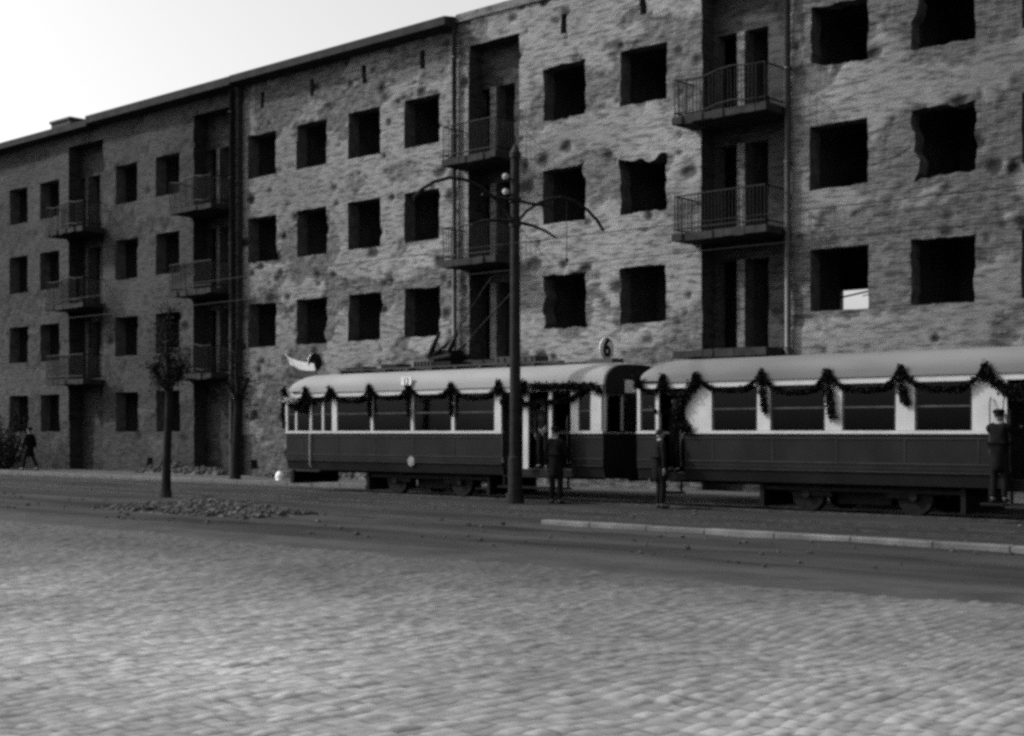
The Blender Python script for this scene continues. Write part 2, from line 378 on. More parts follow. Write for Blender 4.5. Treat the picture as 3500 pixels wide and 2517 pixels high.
def vignette_tone(X, Z):
    # vignette painted into the wall colour, darker right and far left, plus mottling
    a = np.clip((X+20.5)/6.0, 0, 1)*.40; b = np.clip((-X-33)/9.0, 0, 1)*.42*np.clip((X+42.3)*1e3, .35, 1); c = np.clip((Z-11.5)/3.0, 0, 1)*.12*np.clip((-X-26)/5, 0, 1)
    return np.clip(a+b+c+.30*(fbm(X, Z, .28, 3, 77)-.5), 0, .65)
def wall(name, X0, X1, Z0, Z1, Y, ops, res, m, parent, seed, base=.9, dmg=.56, bites=(), pocks=400, thick=.5):
    gx = lines(X0, X1, [o[k] for o in ops for k in ('x0', 'x1')], res)
    gz = lines(Z0, Z1, [o[k] for o in ops for k in ('z0', 'z1')], res)
    X, Z = np.meshgrid(gx, gz, indexing='ij')
    cx = (gx[1:]+gx[:-1])/2; cz = (gz[1:]+gz[:-1])/2; CX, CZ = np.meshgrid(cx, cz, indexing='ij')
    keep = np.ones(CX.shape, bool); owner = -np.ones(CX.shape, int)
    for i, o in enumerate(ops):
        ins = (CX > o['x0']) & (CX < o['x1']) & (CZ > o['z0']) & (CZ < o['z1'])
        keep &= ~ins; owner[ins] = i
    n1 = fbm(X, Z, 2.9, 5, seed)-.5; n2 = fbm(X, Z, 2.9, 5, seed+50)-.5
    WX = np.zeros_like(X); WZ = np.zeros_like(X); edge = np.zeros_like(X)
    for o in ops:
        ddx = np.maximum(np.maximum(o['x0']-X, X-o['x1']), 0); ddz = np.maximum(np.maximum(o['z0']-Z, Z-o['z1']), 0)
        d = np.hypot(ddx, ddz); k = np.exp(-(d/.24)**2)*o['amp']*1.5
        WX += k*n1; WZ += k*n2
        edge = np.maximum(edge, np.exp(-(d/.22)**2)*min(1, o['amp']*9))
    for (bx, bz, r_, s_) in bites:
        dx = X-bx; dz = Z-bz; d = np.hypot(dx, dz)+1e-5; k = np.exp(-(d/r_)**2)*s_
        WX += dx/d*k; WZ += dz/d*k; edge = np.maximum(edge, np.exp(-(d/(r_*1.3))**2)*1.3)
    # flaked-off plaster
    D = fbm(X, Z, .42, 5, seed+7, .8)+.10*(fbm(X, Z, 5, 3, seed+9)-.5)
    D = D+edge*.10+.03*(fbm(X, Z, 1.9, 4, seed+71)-.5)*2+.05*np.clip((-Z+5)/5, 0, 1)
    base_h = base+(fbm(X, Z*0, .7, 3, seed+11)-.5)*1.6
    low = np.clip((base_h-Z)/.3, 0, 1)
    dm = np.clip((D-dmg)/.02, 0, 1); dm = np.maximum(dm, low)
    rough = fbm(X, Z, 7, 3, seed+13)
    depth = dm*(.03+.06*(rough-.4))+(rough-.5)*.012
    rs = np.random.RandomState(seed+17); crater = np.zeros_like(X)
    for _ in range(pocks):
        px_ = rs.uniform(X0, X1); pz_ = rs.uniform(Z0, Z1); rr = .035+.15*rs.rand()**4
        i0, i1 = np.searchsorted(gx, [px_-3*rr, px_+3*rr]); j0, j1 = np.searchsorted(gz, [pz_-3*rr, pz_+3*rr])
        dd = np.hypot((X[i0:i1, j0:j1]-px_)*rs.uniform(.55, 1.1), Z[i0:i1, j0:j1]-pz_)/rr*(.62+.76*rough[i0:i1, j0:j1]+.5*(n1[i0:i1, j0:j1]))
        crater[i0:i1, j0:j1] = np.maximum(crater[i0:i1, j0:j1], np.exp(-dd**3)*rr)
    depth += crater*.55; dm = np.maximum(dm, np.clip(crater*14-.3, 0, 1))
    # keep outer border straight
    bd = np.minimum(np.minimum(X-X0, X1-X), Z-Z0); fade = np.clip(bd/.2, 0, 1)
    WX *= fade; WZ *= fade
    PX = X+WX; PZ = Z+WZ; PY = Y+depth
    V = np.stack([PX.ravel(), PY.ravel(), PZ.ravel()], 1)
    ob = grid_mesh(name, V, len(gx), len(gz), keep, {'damage': dm.ravel(), 'vignette_pocks': np.clip(vignette_tone(X, Z)+np.clip(crater*9-.2, 0, .6), 0, .92).ravel()}, m, parent, flip=False)  # vignette tone painted into the colour, plus darker shell pocks
    # ragged reveals, one strip of faces per opening
    nz_ = len(gz); P3 = np.stack([PX, PY, PZ], 2)
    for i, o in enumerate(ops):
        mb = MB(); ii, jj = np.where(owner == i)
        for a, b_ in zip(ii, jj):
            for (da, db, e) in ((-1,0,((a,b_),(a,b_+1))), (1,0,((a+1,b_+1),(a+1,b_))), (0,-1,((a+1,b_),(a,b_))), (0,1,((a,b_+1),(a+1,b_+1)))):
                na, nb = a+da, b_+db
                if 0 <= na < owner.shape[0] and 0 <= nb < owner.shape[1] and owner[na, nb] == i: continue
                p, q = P3[e[0]], P3[e[1]]
                yb = Y+o.get('thick', thick)
                mb.add([p, q, (q[0], yb, q[2]), (p[0], yb, p[2])], [(0,1,2,3)])
        o['reveal'] = mb
    return ob

def room(mb, x0, x1, z0, z1, y0, y1, hole=None):
    """inside of a burnt-out room, open towards the street"""
    mb.add([(x0,y0,z0),(x1,y0,z0),(x1,y1,z0),(x0,y1,z0),(x0,y0,z1),(x1,y0,z1),(x1,y1,z1),(x0,y1,z1)],
           [(0,1,2,3),(4,7,6,5),(0,3,7,4),(1,5,6,2)]+([] if hole else [(3,2,6,7)]))
    if hole:
        hx0, hx1, hz0, hz1 = hole
        for (a, b, c, d) in ((x0,hx0,z0,z1),(hx1,x1,z0,z1),(hx0,hx1,z0,hz0),(hx0,hx1,hz1,z1)):
            mb.add([(a,y1,c),(b,y1,c),(b,y1,d),(a,y1,d)], [(0,1,2,3)])

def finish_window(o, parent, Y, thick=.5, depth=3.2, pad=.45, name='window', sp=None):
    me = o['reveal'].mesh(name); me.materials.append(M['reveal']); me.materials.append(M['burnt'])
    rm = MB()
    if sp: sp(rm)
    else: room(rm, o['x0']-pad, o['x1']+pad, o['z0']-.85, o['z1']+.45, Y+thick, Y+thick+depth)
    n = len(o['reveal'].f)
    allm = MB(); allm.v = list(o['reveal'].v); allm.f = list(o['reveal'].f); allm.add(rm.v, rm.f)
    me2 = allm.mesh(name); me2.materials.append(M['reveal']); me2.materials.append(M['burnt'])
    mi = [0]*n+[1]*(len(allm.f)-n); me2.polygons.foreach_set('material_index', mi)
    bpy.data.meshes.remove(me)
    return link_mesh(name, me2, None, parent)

def balcony(parent, x0, x1, ztop, Y, proj, m, rail=True, bent=0, inner=.6):
    sl_ = MB()
    n = 9
    xs = [x0+(x1-x0)*i/n for i in range(n+1)]
    for i in range(n):
        e = proj+random.uniform(-.05, .01)
        sl_.box(xs[i], xs[i+1]-.0, Y-e, Y+inner, ztop-.20+random.uniform(-.02,.02), ztop+random.uniform(-.01,.01))
    b = sl_.build('balcony', m, parent)
    if rail:
        r_ = MB(); zt = ztop+1.0
        y0 = Y-proj+.06
        def bx(x): return y0+bent*math.sin((x-x0)*2.1)*.08
        for z in (zt, ztop+.12):
            r_.tube([(x0+.05, Y-.02, z), (x0+.05, y0, z)]+[(x0+.05+(x1-x0-.1)*t/6, bx(x0+(x1-x0)*t/6), z-bent*.06*math.sin(t*1.3)) for t in range(1, 6)]+[(x1-.05, y0, z), (x1-.05, Y-.02, z)], .022, 6)
        k = int((x1-x0)/.11)
        for i in range(k+1):
            if bent and random.random() < .12: continue
            x = x0+.06+(x1-x0-.12)*i/k
            r_.tube([(x, bx(x), ztop), (x+random.uniform(-.02,.02)*bent, bx(x), zt)], .013, 5)
        for i in range(8):
            for x in (x0+.05, x1-.05):
                y = y0+(Y-y0)*i/8; r_.tube([(x, y, ztop), (x, y, zt)], .013, 5)
        r_.build('railing', M['iron'], b)
    return b

def bay(parent, xa, xb, doors, Y, Z1, m, slabs, slabx, rows, seed, slabm, depth=.6, dz=None):
    """recessed bay: back wall with pairs of tall balcony doors"""
    ops = []
    for (z0, z1) in rows:
        for (d0, d1) in doors: ops.append(opening(d0, d1, z0, z1, .02, 'door', thick=.35))
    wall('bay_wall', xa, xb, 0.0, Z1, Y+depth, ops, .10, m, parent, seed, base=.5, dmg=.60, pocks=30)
    for i, o in enumerate(ops):
        mid = (doors[0][1]+doors[1][0])/2
        l_, r_ = (xa-.6, mid-.02) if i % 2 == 0 else (mid+.02, xb-.06)
        def sp(mb, o=o, l_=l_, r_=r_):
            room(mb, l_, r_, o['z0']-.04, o['z1']+.3, Y+depth+.35, Y+depth+1.75)
        finish_window(o, parent, Y, name='balcony_door', sp=sp)
    p_ = MB(); da, db = doors[0][1]+.03, doors[1][0]-.03
    for (z0, z1) in rows: p_.box(da, db, Y+depth-.05, Y+depth+.02, z0+.02, z1)
    p_.build('door_pier', M['pier'] if m is M['bay'] else M['bay'], parent, bevel=.015)
    for z in slabs:
        balcony(parent, slabx[0], slabx[1], z, Y, 1.0, slabm, rail=(z > 5 or m is M['bay_dark']), bent=random.choice((0, 1)), inner=depth)

def downpipe(parent, x, Y, z0, z1, r=.07, m=None, nm='downpipe'):
    d = MB(); d.tube([(x, Y-.12, z0), (x, Y-.12, z1)], r, 10)
    z = z0+1.2
    while z < z1: d.tube([(x, Y-.12, z), (x, Y-.12, z+.06)], r*1.3, 10); z += 2.4
    return d.build(nm, m or M['zinc'], parent, smooth=True)

# ---- the battered pale block
XL = Xat(535, FY)
bld = empty('apartment_building', ((XL-9)/2, FY, 0))
tag(bld, 'pale shell-scarred apartment block with empty square windows behind the two trams', 'building')
ops = []
cols = [(550,610),(657,722),(770,843),(893,975),(1202,1296),(1370,1477),(1793,1922),(2015,2160),(2262,2420)]
ampt = {(0,3):.035,(1,3):.03,(0,2):.05,(4,2):.09,(5,1):.12,(4,0):.10,(5,2):.06,(7,1):.14,(6,1):.06,(1,0):.06,(7,2):.10,(6,2):.10,(5,0):.07,(7,0):.07}
colX = []
for ci, (a, b) in enumerate(cols):
    xc = (Xat(a, FY)+Xat(b, FY))/2; hw = .81
    if ci == 8: xc = Xat(2262, FY)+hw
    colX.append((xc-hw, xc+hw))
    for ri, (z0, z1) in enumerate(ROWS):
        ops.append(opening(xc-hw, xc+hw, z0, z1, ampt.get((ci, ri), random.uniform(.02, .05)), 'window', ci=ci, ri=ri))
    ops.append(opening(xc-.11, xc+.11, 13.35, 13.95, .02, 'vent', thick=.3))
    if ci >= 2: ops.append(opening(xc-hw, xc+hw, 1.7, 3.3, .05, 'window', ci=ci, ri=-1))
b2 = (Xat(1037, FY), Xat(1150, FY)); b3 = (Xat(1553, FY), Xat(1745, FY))
for b in (b2, b3): ops.append(opening(b[0], b[1], 0.0, 13.7, .025, 'bay', thick=.6))
# cellar gratings
for px in (560,):
    xx = Xat(px, FY); ops.append(opening(xx-.18, xx+.22, .35, .68, .02, 'cellar', thick=.3))
bites = [(Xat(1405, FY), 9.75, .45, .22), (Xat(1440, FY), 9.55, .3, .2), (Xat(1385, FY), 10.35, .35, .10),
         (Xat(2010, FY), 8.1, .45, .24), (Xat(1990, FY), 8.7, .3, .18), (Xat(1190, FY), 5.7, .3, .2), (Xat(1200, FY), 5.0, .22, .12),
         (Xat(1480, FY), 9.9, .4, .22), (Xat(1790, FY), 10.7, .5, .2), (Xat(2010, FY), 12.0, .4, .2),
         (Xat(725, FY), 5.1, .25, .15), (Xat(840, FY), 5.9, .2, .1), (Xat(1300, FY), 9.3, .25, .15)]
wall('wall', XL, -8.0, 0.0, 14.55, FY, ops, .075, M['wall'], bld, 101, base=1.0, dmg=.53, bites=bites, pocks=1100)
BACK = (-23.10, -21.25, 4.75, 6.28)
for o in ops:
    if o['kind'] == 'window':
        if o.get('ci') == 6 and o.get('ri') == 0:
            def sp(mb, o=o):
                # this room opens left behind the bay and still has daylight in its far window
                x0, x1 = -19.45, o['x1']+.45; z0, z1 = 3.9, 6.85
                mb.add([(x0,FY+.5,z0),(x1,FY+.5,z0),(x1,34.4,z0),(x0,34.4,z0),(x0,FY+.5,z1),(x1,FY+.5,z1),(x1,34.4,z1),(x0,34.4,z1)],
                       [(0,1,2,3),(4,7,6,5),(0,3,7,4),(1,5,6,2)])
                room(mb, -25.5, x1, z0, z1, 34.4, 41.0, BACK)
                mb.add([(-25.5,34.4,z0),(x0,34.4,z0),(x0,34.4,z1),(-25.5,34.4,z1)], [(0,1,2,3)])
            finish_window(o, bld, FY, sp=sp)
        else:
            dp = 1.9 if (o.get('ri') == 0 and o.get('ci') in (5,)) else 3.2
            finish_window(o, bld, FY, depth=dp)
    elif o['kind'] in ('vent', 'cellar'):
        def sp(mb, o=o): room(mb, o['x0']-.1, o['x1']+.1, o['z0']-.1, o['z1']+.1, FY+.3, FY+1.0)
        finish_window(o, bld, FY, name='vent' if o['kind'] == 'vent' else 'cellar_opening', sp=sp)
    else:
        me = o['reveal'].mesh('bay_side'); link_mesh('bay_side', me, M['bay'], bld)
DR = [(3.95, 6.33), (7.02, 9.44), (10.12, 12.45)]
Yb = FY+.6
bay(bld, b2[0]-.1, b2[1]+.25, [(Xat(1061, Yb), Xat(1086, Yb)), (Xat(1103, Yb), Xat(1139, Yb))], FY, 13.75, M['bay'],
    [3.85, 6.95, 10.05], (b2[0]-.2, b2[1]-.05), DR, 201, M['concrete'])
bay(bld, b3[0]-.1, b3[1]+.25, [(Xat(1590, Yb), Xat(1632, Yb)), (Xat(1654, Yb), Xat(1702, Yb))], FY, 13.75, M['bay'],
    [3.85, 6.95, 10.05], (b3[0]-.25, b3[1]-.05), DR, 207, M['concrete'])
downpipe(bld, Xat(1012, FY), FY, .2, 14.3, .075)
downpipe(bld, Xat(1750, FY), FY, .2, 14.3, .08)
# back, sides, roof of the block, with the far window left open
sh = MB(); bx0, bx1, bz0, bz1 = BACK
for (a, b, c, d) in ((XL, bx0, 0, 14.5), (bx1, -8.0, 0, 14.5), (bx0, bx1, 0, bz0), (bx0, bx1, bz1, 14.5)):
    sh.box(a, b, 41.02, 41.4, c, d)
sh.box(-8.0, -7.7, FY+.02, 41.4, 0, 14.5); sh.box(XL-.0, XL+.25, FY+4.0, 41.02, 0, 14.5)
sh.build('rear_wall', M['wall'], bld)
sh = MB(); sh.box(XL, -7.7, FY+.02, 41.4, 14.56, 14.7); sh.build('roof', M['roof'], bld)
# boarded remains hanging in the far window
br = MB(); br.tube([(-23.0, 41.0, 6.02), (-22.3, 41.0, 6.12), (-21.7, 41.0, 6.2), (-21.2, 41.0, 6.26)], .03, 5)
br.tube([(-22.2, 41.0, 6.02), (-21.8, 41.0, 6.1), (-21.2, 41.0, 6.14)], .018, 5)
br.build('window_bar', M['iron'], bld)
# eaves on the left half, parapet on the right half
XE = Xat(1012, FY)
ev = MB(); ev.prism([(FY-.55, 14.36), (FY-.55, 14.62), (FY+.4, 14.76), (FY+.4, 14.70), (FY+.0, 14.57), (FY-.02, 14.30)][::-1], XL, XE)
ev.build('eaves', M['eaves'], bld)
pr = MB(); pr.box(XE, -7.9, FY-.06, FY+.3, 14.5, 14.75); pr.build('parapet', M['pier'], bld)

# ---- the darker block to the left
bl2 = empty('apartment_building', (XL-16, FY, 0))
tag(bl2, 'darker apartment block continuing the row on the left, behind the young tree', 'building')
ops2 = []
Xfar = -92.0
c2 = [(345,397),(256,303),(90,130),(22,60)]
ctr = [(Xat(a, FY)+Xat(b, FY))/2 for a, b in c2]
ctr += [ctr[-1]-2.9*k for k in (1, 2)]
for i, xc in enumerate(ctr):
    for ri, (z0, z1) in enumerate(ROWS):
        ops2.append(opening(xc-.8, xc+.8, z0, z1, random.uniform(.015, .04), 'window'))
    ops2.append(opening(xc-.8, xc+.8, 1.7, 3.3, .03, 'window'))
b1 = (Xat(428, FY), Xat(512, FY)); b0 = (Xat(152, FY), Xat(228, FY))
for b in (b1, b0): ops2.append(opening(b[0], b[1], 0.0, 13.7, .02, 'bay', thick=.6))
for px in (455, 330):
    xx = Xat(px, FY)
    if not (b1[0]-.4 < xx < b1[1]+.4): ops2.append(opening(xx-.2, xx+.2, .35, .7, .02, 'cellar', thick=.3))
wall('wall', Xfar, XL-.02, 0.0, 14.3, FY, ops2, .13, M['wall_dark'], bl2, 301, base=1.1, dmg=.60, pocks=300)
for o in ops2:
    if o['kind'] == 'window': finish_window(o, bl2, FY)
    elif o['kind'] == 'cellar':
        def sp(mb, o=o): room(mb, o['x0']-.1, o['x1']+.1, o['z0']-.1, o['z1']+.1, FY+.3, FY+1.0)
        finish_window(o, bl2, FY, name='cellar_opening', sp=sp)
    else: link_mesh('bay_side', o['reveal'].mesh('bay_side'), M['bay_dark'], bl2)
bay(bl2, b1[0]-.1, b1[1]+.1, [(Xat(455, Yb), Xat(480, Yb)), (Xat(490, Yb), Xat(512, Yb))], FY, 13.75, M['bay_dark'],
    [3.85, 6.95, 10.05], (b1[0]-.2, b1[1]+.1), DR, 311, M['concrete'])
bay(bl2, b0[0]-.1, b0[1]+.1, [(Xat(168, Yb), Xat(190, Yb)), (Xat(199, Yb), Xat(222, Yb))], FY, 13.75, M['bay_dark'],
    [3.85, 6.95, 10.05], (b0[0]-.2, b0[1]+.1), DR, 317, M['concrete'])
ev = MB(); ev.prism([(FY-.55, 14.30), (FY-.55, 14.60), (FY+.4, 14.78), (FY+.4, 14.70), (FY+.0, 14.50), (FY-.02, 14.22)][::-1], Xat(215, FY), XL-.02)
ev.prism([(FY-.5, 14.22), (FY-.5, 14.48), (FY+.4, 14.62), (FY+.4, 14.56), (FY+.0, 14.42), (FY-.02, 14.16)][::-1], Xfar, Xat(215, FY)-.01)
ev.build('eaves', M['eaves'], bl2)
sh = MB(); sh.box(Xfar, XL-.02, FY+.06, 41.4, 14.3, 14.5); sh.build('roof', M['roof'], bl2)
sh = MB(); sh.box(Xfar, XL-.02, 41.1, 41.4, 0, 14.3); sh.box(Xfar-.3, Xfar, FY, 41.4, 0, 14.3); sh.build('rear_wall', M['wall_dark'], bl2)
ch = MB(); cxx = Xat(122, 33.4); ch.box(cxx, cxx+1.6, 33.2, 34.0, 14.5, 15.45); ch.box(cxx-.06, cxx+1.66, 33.14, 34.06, 15.45, 15.57)
ch.build('chimney', M['wall_dark'], bl2, bevel=.02)
pl = MB(); xj = Xat(528, FY); pl.box(xj-.26, xj+.26, FY-.22, FY-.005, .0, 14.28); pl.build('pilaster', M['bay_dark'], bl2, bevel=.02)
downpipe(bl2, xj+.02, FY-.2, .15, 14.2, .09, M['pole'])

# ================================================================== TRAMS
YN, YF, YC = 25.8, 28.0, 26.9          # near side, far side, centre line
def roof_profile(z0=2.80, zt=3.34, half=1.14, n=22):
    out = []
    for i in range(n+1):
        a = math.pi*i/n; c, s = math.cos(a), math.sin(a)
        out.append((-half*math.copysign(abs(c)**.62, c), z0+(zt-z0)*abs(s)**.75))
    return out
def tram_roof(parent, xa, xb, m, taper=(.9, .25)):
    prof = roof_profile(); n = len(prof); xs = []
    L = xb-xa
    for t in np.linspace(0, 1, 9): xs.append((xa+taper[0]*t, math.sqrt(max(0, 1-(1-t)**2))*.72+.28 if t < 1 else 1))
    k = 24
    for i in range(1, k): xs.append((xa+taper[0]+(L-taper[0]-taper[1])*i/k, 1))
    for t in np.linspace(0, 1, 6): xs.append((xb-taper[1]*(1-t), 1-.16*t*t))
    V = []; F = []
    for (x, s) in xs:
        for (y, z) in prof:
            V.append((x, YC+y*(.80+.20*s if x < xa+taper[0] else 1), 2.80+(z-2.80)*s))
    for i in range(len(xs)-1):
        for j in range(n-1):
            F.append((i*n+j, (i+1)*n+j, (i+1)*n+j+1, i*n+j+1))
    F.append(tuple(range(n))); F.append(tuple(range((len(xs)-1)*n, len(xs)*n))[::-1])
    mb = MB(); mb.add(V, F)
    o = link_mesh('roof', mb.mesh('roof'), m, parent, True)
    return o

def side_panel(mb, x0, x1, y, s):      # s=+1 near side (outer face towards -y)
    o = -1 if s > 0 else 1
    p = [(y, 1.66), (y, .95), (y-o*.07, .64), (y-o*.12, .64), (y-o*.05, .95), (y-o*.05, 1.66)]
    if s > 0: mb.prism(p, x0, x1)
    else: mb.prism(p[::-1], x0, x1)

def tram(name, label, xa, xb, posts, panes, doors, wide, roofm, motor):
    """posts: (x0,x1,z0) light uprights; panes: (x0,x1); doors: (x0,x1) open entrances; wide: (x0,x1) blank light panels"""
    t = empty(name, ((xa+xb)/2, YC, 0)); tag(t, label, 'tram', 'tram cars of the decorated train')
    # lower body, near side broken by entrances
    bd = MB(); edges = [xa]
    for d in doors: edges += [d[0], d[1]]
    edges.append(xb)
    for a, b in zip(edges[::2], edges[1::2]):
        if b-a > .04: side_panel(bd, a, b, YN, 1)
    side_panel(bd, xa, xb, YF, -1)
    for xx in (xa, xb-.05):
        bd.box(xx, xx+.05, YN+.06, YF-.06, .64, 1.66)
    bd.box(xa+.05, xb-.05, YN+.16, YF-.16, .64, .78)
    bd.build('body', M['red'], t, smooth=False)
    # mouldings
    ml = MB()
    for a, b in zip(edges[::2], edges[1::2]):
        if b-a > .1:
            for z, h in ((1.56, .02), (1.06, .025), (.90, .02)):
                ml.box(a+.01, b-.01, YN-.018, YN-.001, z, z+h)
            x = a+.75
            while x < b-.3: ml.box(x, x+.022, YN-.010, YN-.001, 1.09, 1.555); x += 1.5
    ml.build('moulding', M['moulding'], t)
    sl_ = MB()
    for a, b in zip(edges[::2], edges[1::2]):
        if b-a > .1: sl_.box(a, b, YN-.03, YN+.06, 1.662, 1.725)
    sl_.box(xa, xb, YF-.06, YF+.03, 1.662, 1.725)
    sl_.build('window_sill', M['cream'], t)
    lb = MB(); lb.box(xa+.02, xb-.02, YN-.01, YN+.05, 2.675, 2.80); lb.box(xa+.02, xb-.02, YF-.05, YF+.01, 2.675, 2.80)
    for xx in (xa, xb-.05): lb.box(xx, xx+.05, YN+.06, YF-.06, 2.58, 2.80)
    lb.build('letterboard', M['cream'], t)
    gt = MB(); gt.box(xa+.3 if motor else xa, xb, YN-.035, YN-.012, 2.795, 2.845); gt.box(xa+.3, xb, YF+.012, YF+.035, 2.795, 2.845)
    gt.build('eave_shade_strip', M['under'], t)  # dark strip added as the shadow line under the roof edge
    for (x0, x1, z0) in posts:
        p = MB(); p.box(x0, x1, YN+.0, YN+.055, z0, 2.673); p.build('pillar', M['cream'], t, bevel=.008)
    for (x0, x1) in wide:
        p = MB(); p.box(x0, x1, YN, YN+.045, 1.727, 2.673); p.build('side_panel', M['cream'], t)
    # far side: uprights and glazing
    n = int((xb-xa)/1.45); p = MB()
    for i in range(n+1):
        x = xa+.05+(xb-xa-.2)*i/n; p.box(x, x+.10, YF-.055, YF, 1.727, 2.673)
    p.build('far_pillars', M['cream'], t)
    p = MB(); p.box(xa+.06, xb-.06, YF-.035, YF-.025, 1.727, 2.673); p.build('far_glazing', M['glass'], t)
    for (x0, x1) in panes:
        f = MB()
        fw = .035
        f.box(x0, x0+fw, YN+.02, YN+.05, 1.727, 2.673); f.box(x1-fw, x1, YN+.02, YN+.05, 1.727, 2.673)
        f.box(x0+fw, x1-fw, YN+.02, YN+.05, 2.18, 2.215)
        wf = f.build('window', M['interior'], t)
        q = MB(); q.box(x0+fw, x1-fw, YN+.032, YN+.038, 1.73, 2.178); q.box(x0+fw, x1-fw, YN+.032, YN+.038, 2.217, 2.671)
        q.build('pane', M['glass'], wf)
    # ends: corner posts, middle posts, glass
    for xx, s in ((xa, 1), (xb, -1)):
        e = MB()
        for y in (YN+.0, YC-.42, YC+.34, YF-.09): e.box(min(xx, xx+s*.05), max(xx, xx+s*.05), y+.062 if y == YN else y, y+.14 if y == YN else y+.08, 1.727, 2.578)
        e.build('end_post', M['cream'] if motor or s > 0 else M['cream'], t)
        q = MB(); q.box(min(xx+s*.02, xx+s*.03), max(xx+s*.02, xx+s*.03), YN+.15, YF-.1, 1.70, 2.575); q.build('end_glazing', M['glass'], t)
    it = MB(); it.box(xa+.1, xb-.1, YN+.2, YF-.2, .785, .80)
    it.box(xa+.2, xb-.2, YN+.10, YF-.10, 2.72, 2.74)
    L = [d for d in wide] or []
    it.build('floor_and_ceiling', M['interior'], t)
    # platform bulkheads
    if motor: bk = (Xat(741, YN), Xat(1102, YN))
    else: bk = (Xat(1572, YN), Xat(2165, YN))
    for x in bk:
        b_ = MB(); b_.box(x-.03, x+.03, YN+.07, YN+.75, .80, 2.71); b_.box(x-.03, x+.03, YF-.75, YF-.07, .80, 2.71); b_.box(x-.03, x+.03, YN+.75, YF-.75, 2.3, 2.71)
        b_.build('bulkhead', M['interior'], t)
    st_ = MB()
    xx = bk[0]+.5
    while xx < bk[1]-.6:
        for y0, y1 in ((YN+.15, YN+1.0), (YF-1.0, YF-.15)):
            st_.box(xx, xx+.42, y0, y1, 1.15, 1.22); st_.box(xx-.03, xx+.03, y0, y1, 1.0, 1.75)
        xx += .78
    st_.build('benches', M['interior'], t)
    tram_roof(t, xa-.06, xb+.06, roofm)
    # undercarriage
    cx = (xa+xb)/2 if not motor else Xat(930, YN)
    u = MB(); hl = 1.9
    for y in (YC-.62, YC+.54): u.box(cx-hl, cx+hl, y, y+.08, .42, .62)
    u.box(cx-hl-.4, cx-hl-.3, YC-.9, YC+.9, .12, .60); u.box(cx+hl+.3, cx+hl+.4, YC-.9, YC+.9, .12, .60)
    u.box(cx-.6, cx+.6, YC-.6, YC+.6, .22, .55)
    for k in (-.95, .95):
        for j in range(4): u.box(cx+k*1.0-.35+j*.02, cx+k*1.0+.35-j*.02, YC-.85, YC-.75, .38+j*.03, .405+j*.03)
    for y in (YC-.86, YC+.80): u.box(cx-hl-.3, cx+hl+.3, y, y+.05, .48, .56)
    u.box(xa+.5, xb-.5, YC-.5, YC-.4, .56, .64); u.box(xa+.5, xb-.5, YC+.4, YC+.5, .56, .64)
    un = u.build('undercarriage', M['under'], t)
    for k in (-1.2, 1.2):
        for y in (YC-.72, YC+.72):
            wv = MB(); wv.tube([(cx+k, y-.06, .425), (cx+k, y+.06, .425)], .38, 26); wv.tube([(cx+k, y+.05, .425), (cx+k, y+.075, .425)], .405, 26)
            wv.tube([(cx+k, y-.16, .425), (cx+k, y+.0, .425)], .09, 12)
            wh = wv.build('wheel', M['under'], un)
    cp = MB()
    cp.tube([(xa-.25, YC, .62), (xa+.1, YC, .62)], .06, 8); cp.tube([(xb-.1, YC, .62), (xb+.32, YC, .62)], .06, 8)
    for xx in (xa-.2, xb+.14): cp.box(xx, xx+.08, YC-.35, YC+.35, .54, .72)
    cp.build('buffer', M['under'], t, bevel=.01)
    for (d0, d1) in doors:
        s_ = MB(); s_.box(d0+.05, d1-.05, YN-.22, YN+.12, .34, .38); s_.box(d0+.02, d1-.02, YN+.0, YN+.18, .60, .64)
        s_.box(d0+.06, d0+.10, YN-.02, YN+.02, .38, .64); s_.box(d1-.10, d1-.06, YN-.02, YN+.02, .38, .64)
        s_.build('step', M['under'], t)
        h_ = MB()
        for x in (d0+.06, d1-.06): h_.tube([(x, YN-.03, .95), (x, YN-.06, 1.1), (x, YN-.06, 2.0), (x, YN-.03, 2.1)], .014, 6)
        h_.build('handrail', M['zinc'], t, smooth=True)
    return t

def P(a): return Xat(a, YN)
xa1, xb1 = P(634), P(1336)
t1 = tram('tram_car', 'front tram car with rooftop collector, route discs and a light roof', xa1, xb1,
    [(P(632.5), P(637), 1.727), (P(654), P(657.5), 1.727), (P(686), P(690), 1.727), (P(713), P(717), 1.727), (P(735), P(746), 1.727),
     (P(821), P(826), 1.727), (P(910), P(916), 1.727), (P(1000), P(1006), 1.727), (P(1095), P(1110), 1.727),
     (P(1158), P(1170), .8), (P(1215), P(1222), .8), (P(1264), P(1281), 1.727), (P(1308), P(1332), 1.727)],
    [(P(638), P(653.5)), (P(658), P(685.5)), (P(690.5), P(712.5)), (P(717.5), P(734.5)), (P(746.5), P(820.5)), (P(826.5), P(909.5)), (P(916.5), P(999.5)), (P(1006.5), P(1094.5)), (P(1281.5), P(1307.5))],
    [(P(1112), P(1264))], [], M['roofpaint'], True)
xa2, xb2 = P(1411), Xat(2268, YN)+1.9
t2 = tram('tram_trailer', 'second tram car with grey roof and wide side windows, coupled behind the first', xa2, xb2,
    [(P(1411), P(1418), 1.727), (P(1452), P(1459), 1.727), (P(1677), P(1706), 1.727), (P(1827), P(1865), 1.727), (P(1984), P(2026), 1.727), (xb2-.12, xb2, 1.727)],
    [(P(1418.5), P(1451.5)), (P(1577), P(1676.5)), (P(1706.5), P(1826.5)), (P(1865.5), P(1983.5)), (P(2026.5), P(2152.5))],
    [(P(1462), P(1516)), (P(2232), P(2330))], [(P(1518), P(1576)), (P(2153), P(2230))], M['roofpaint2'], False)

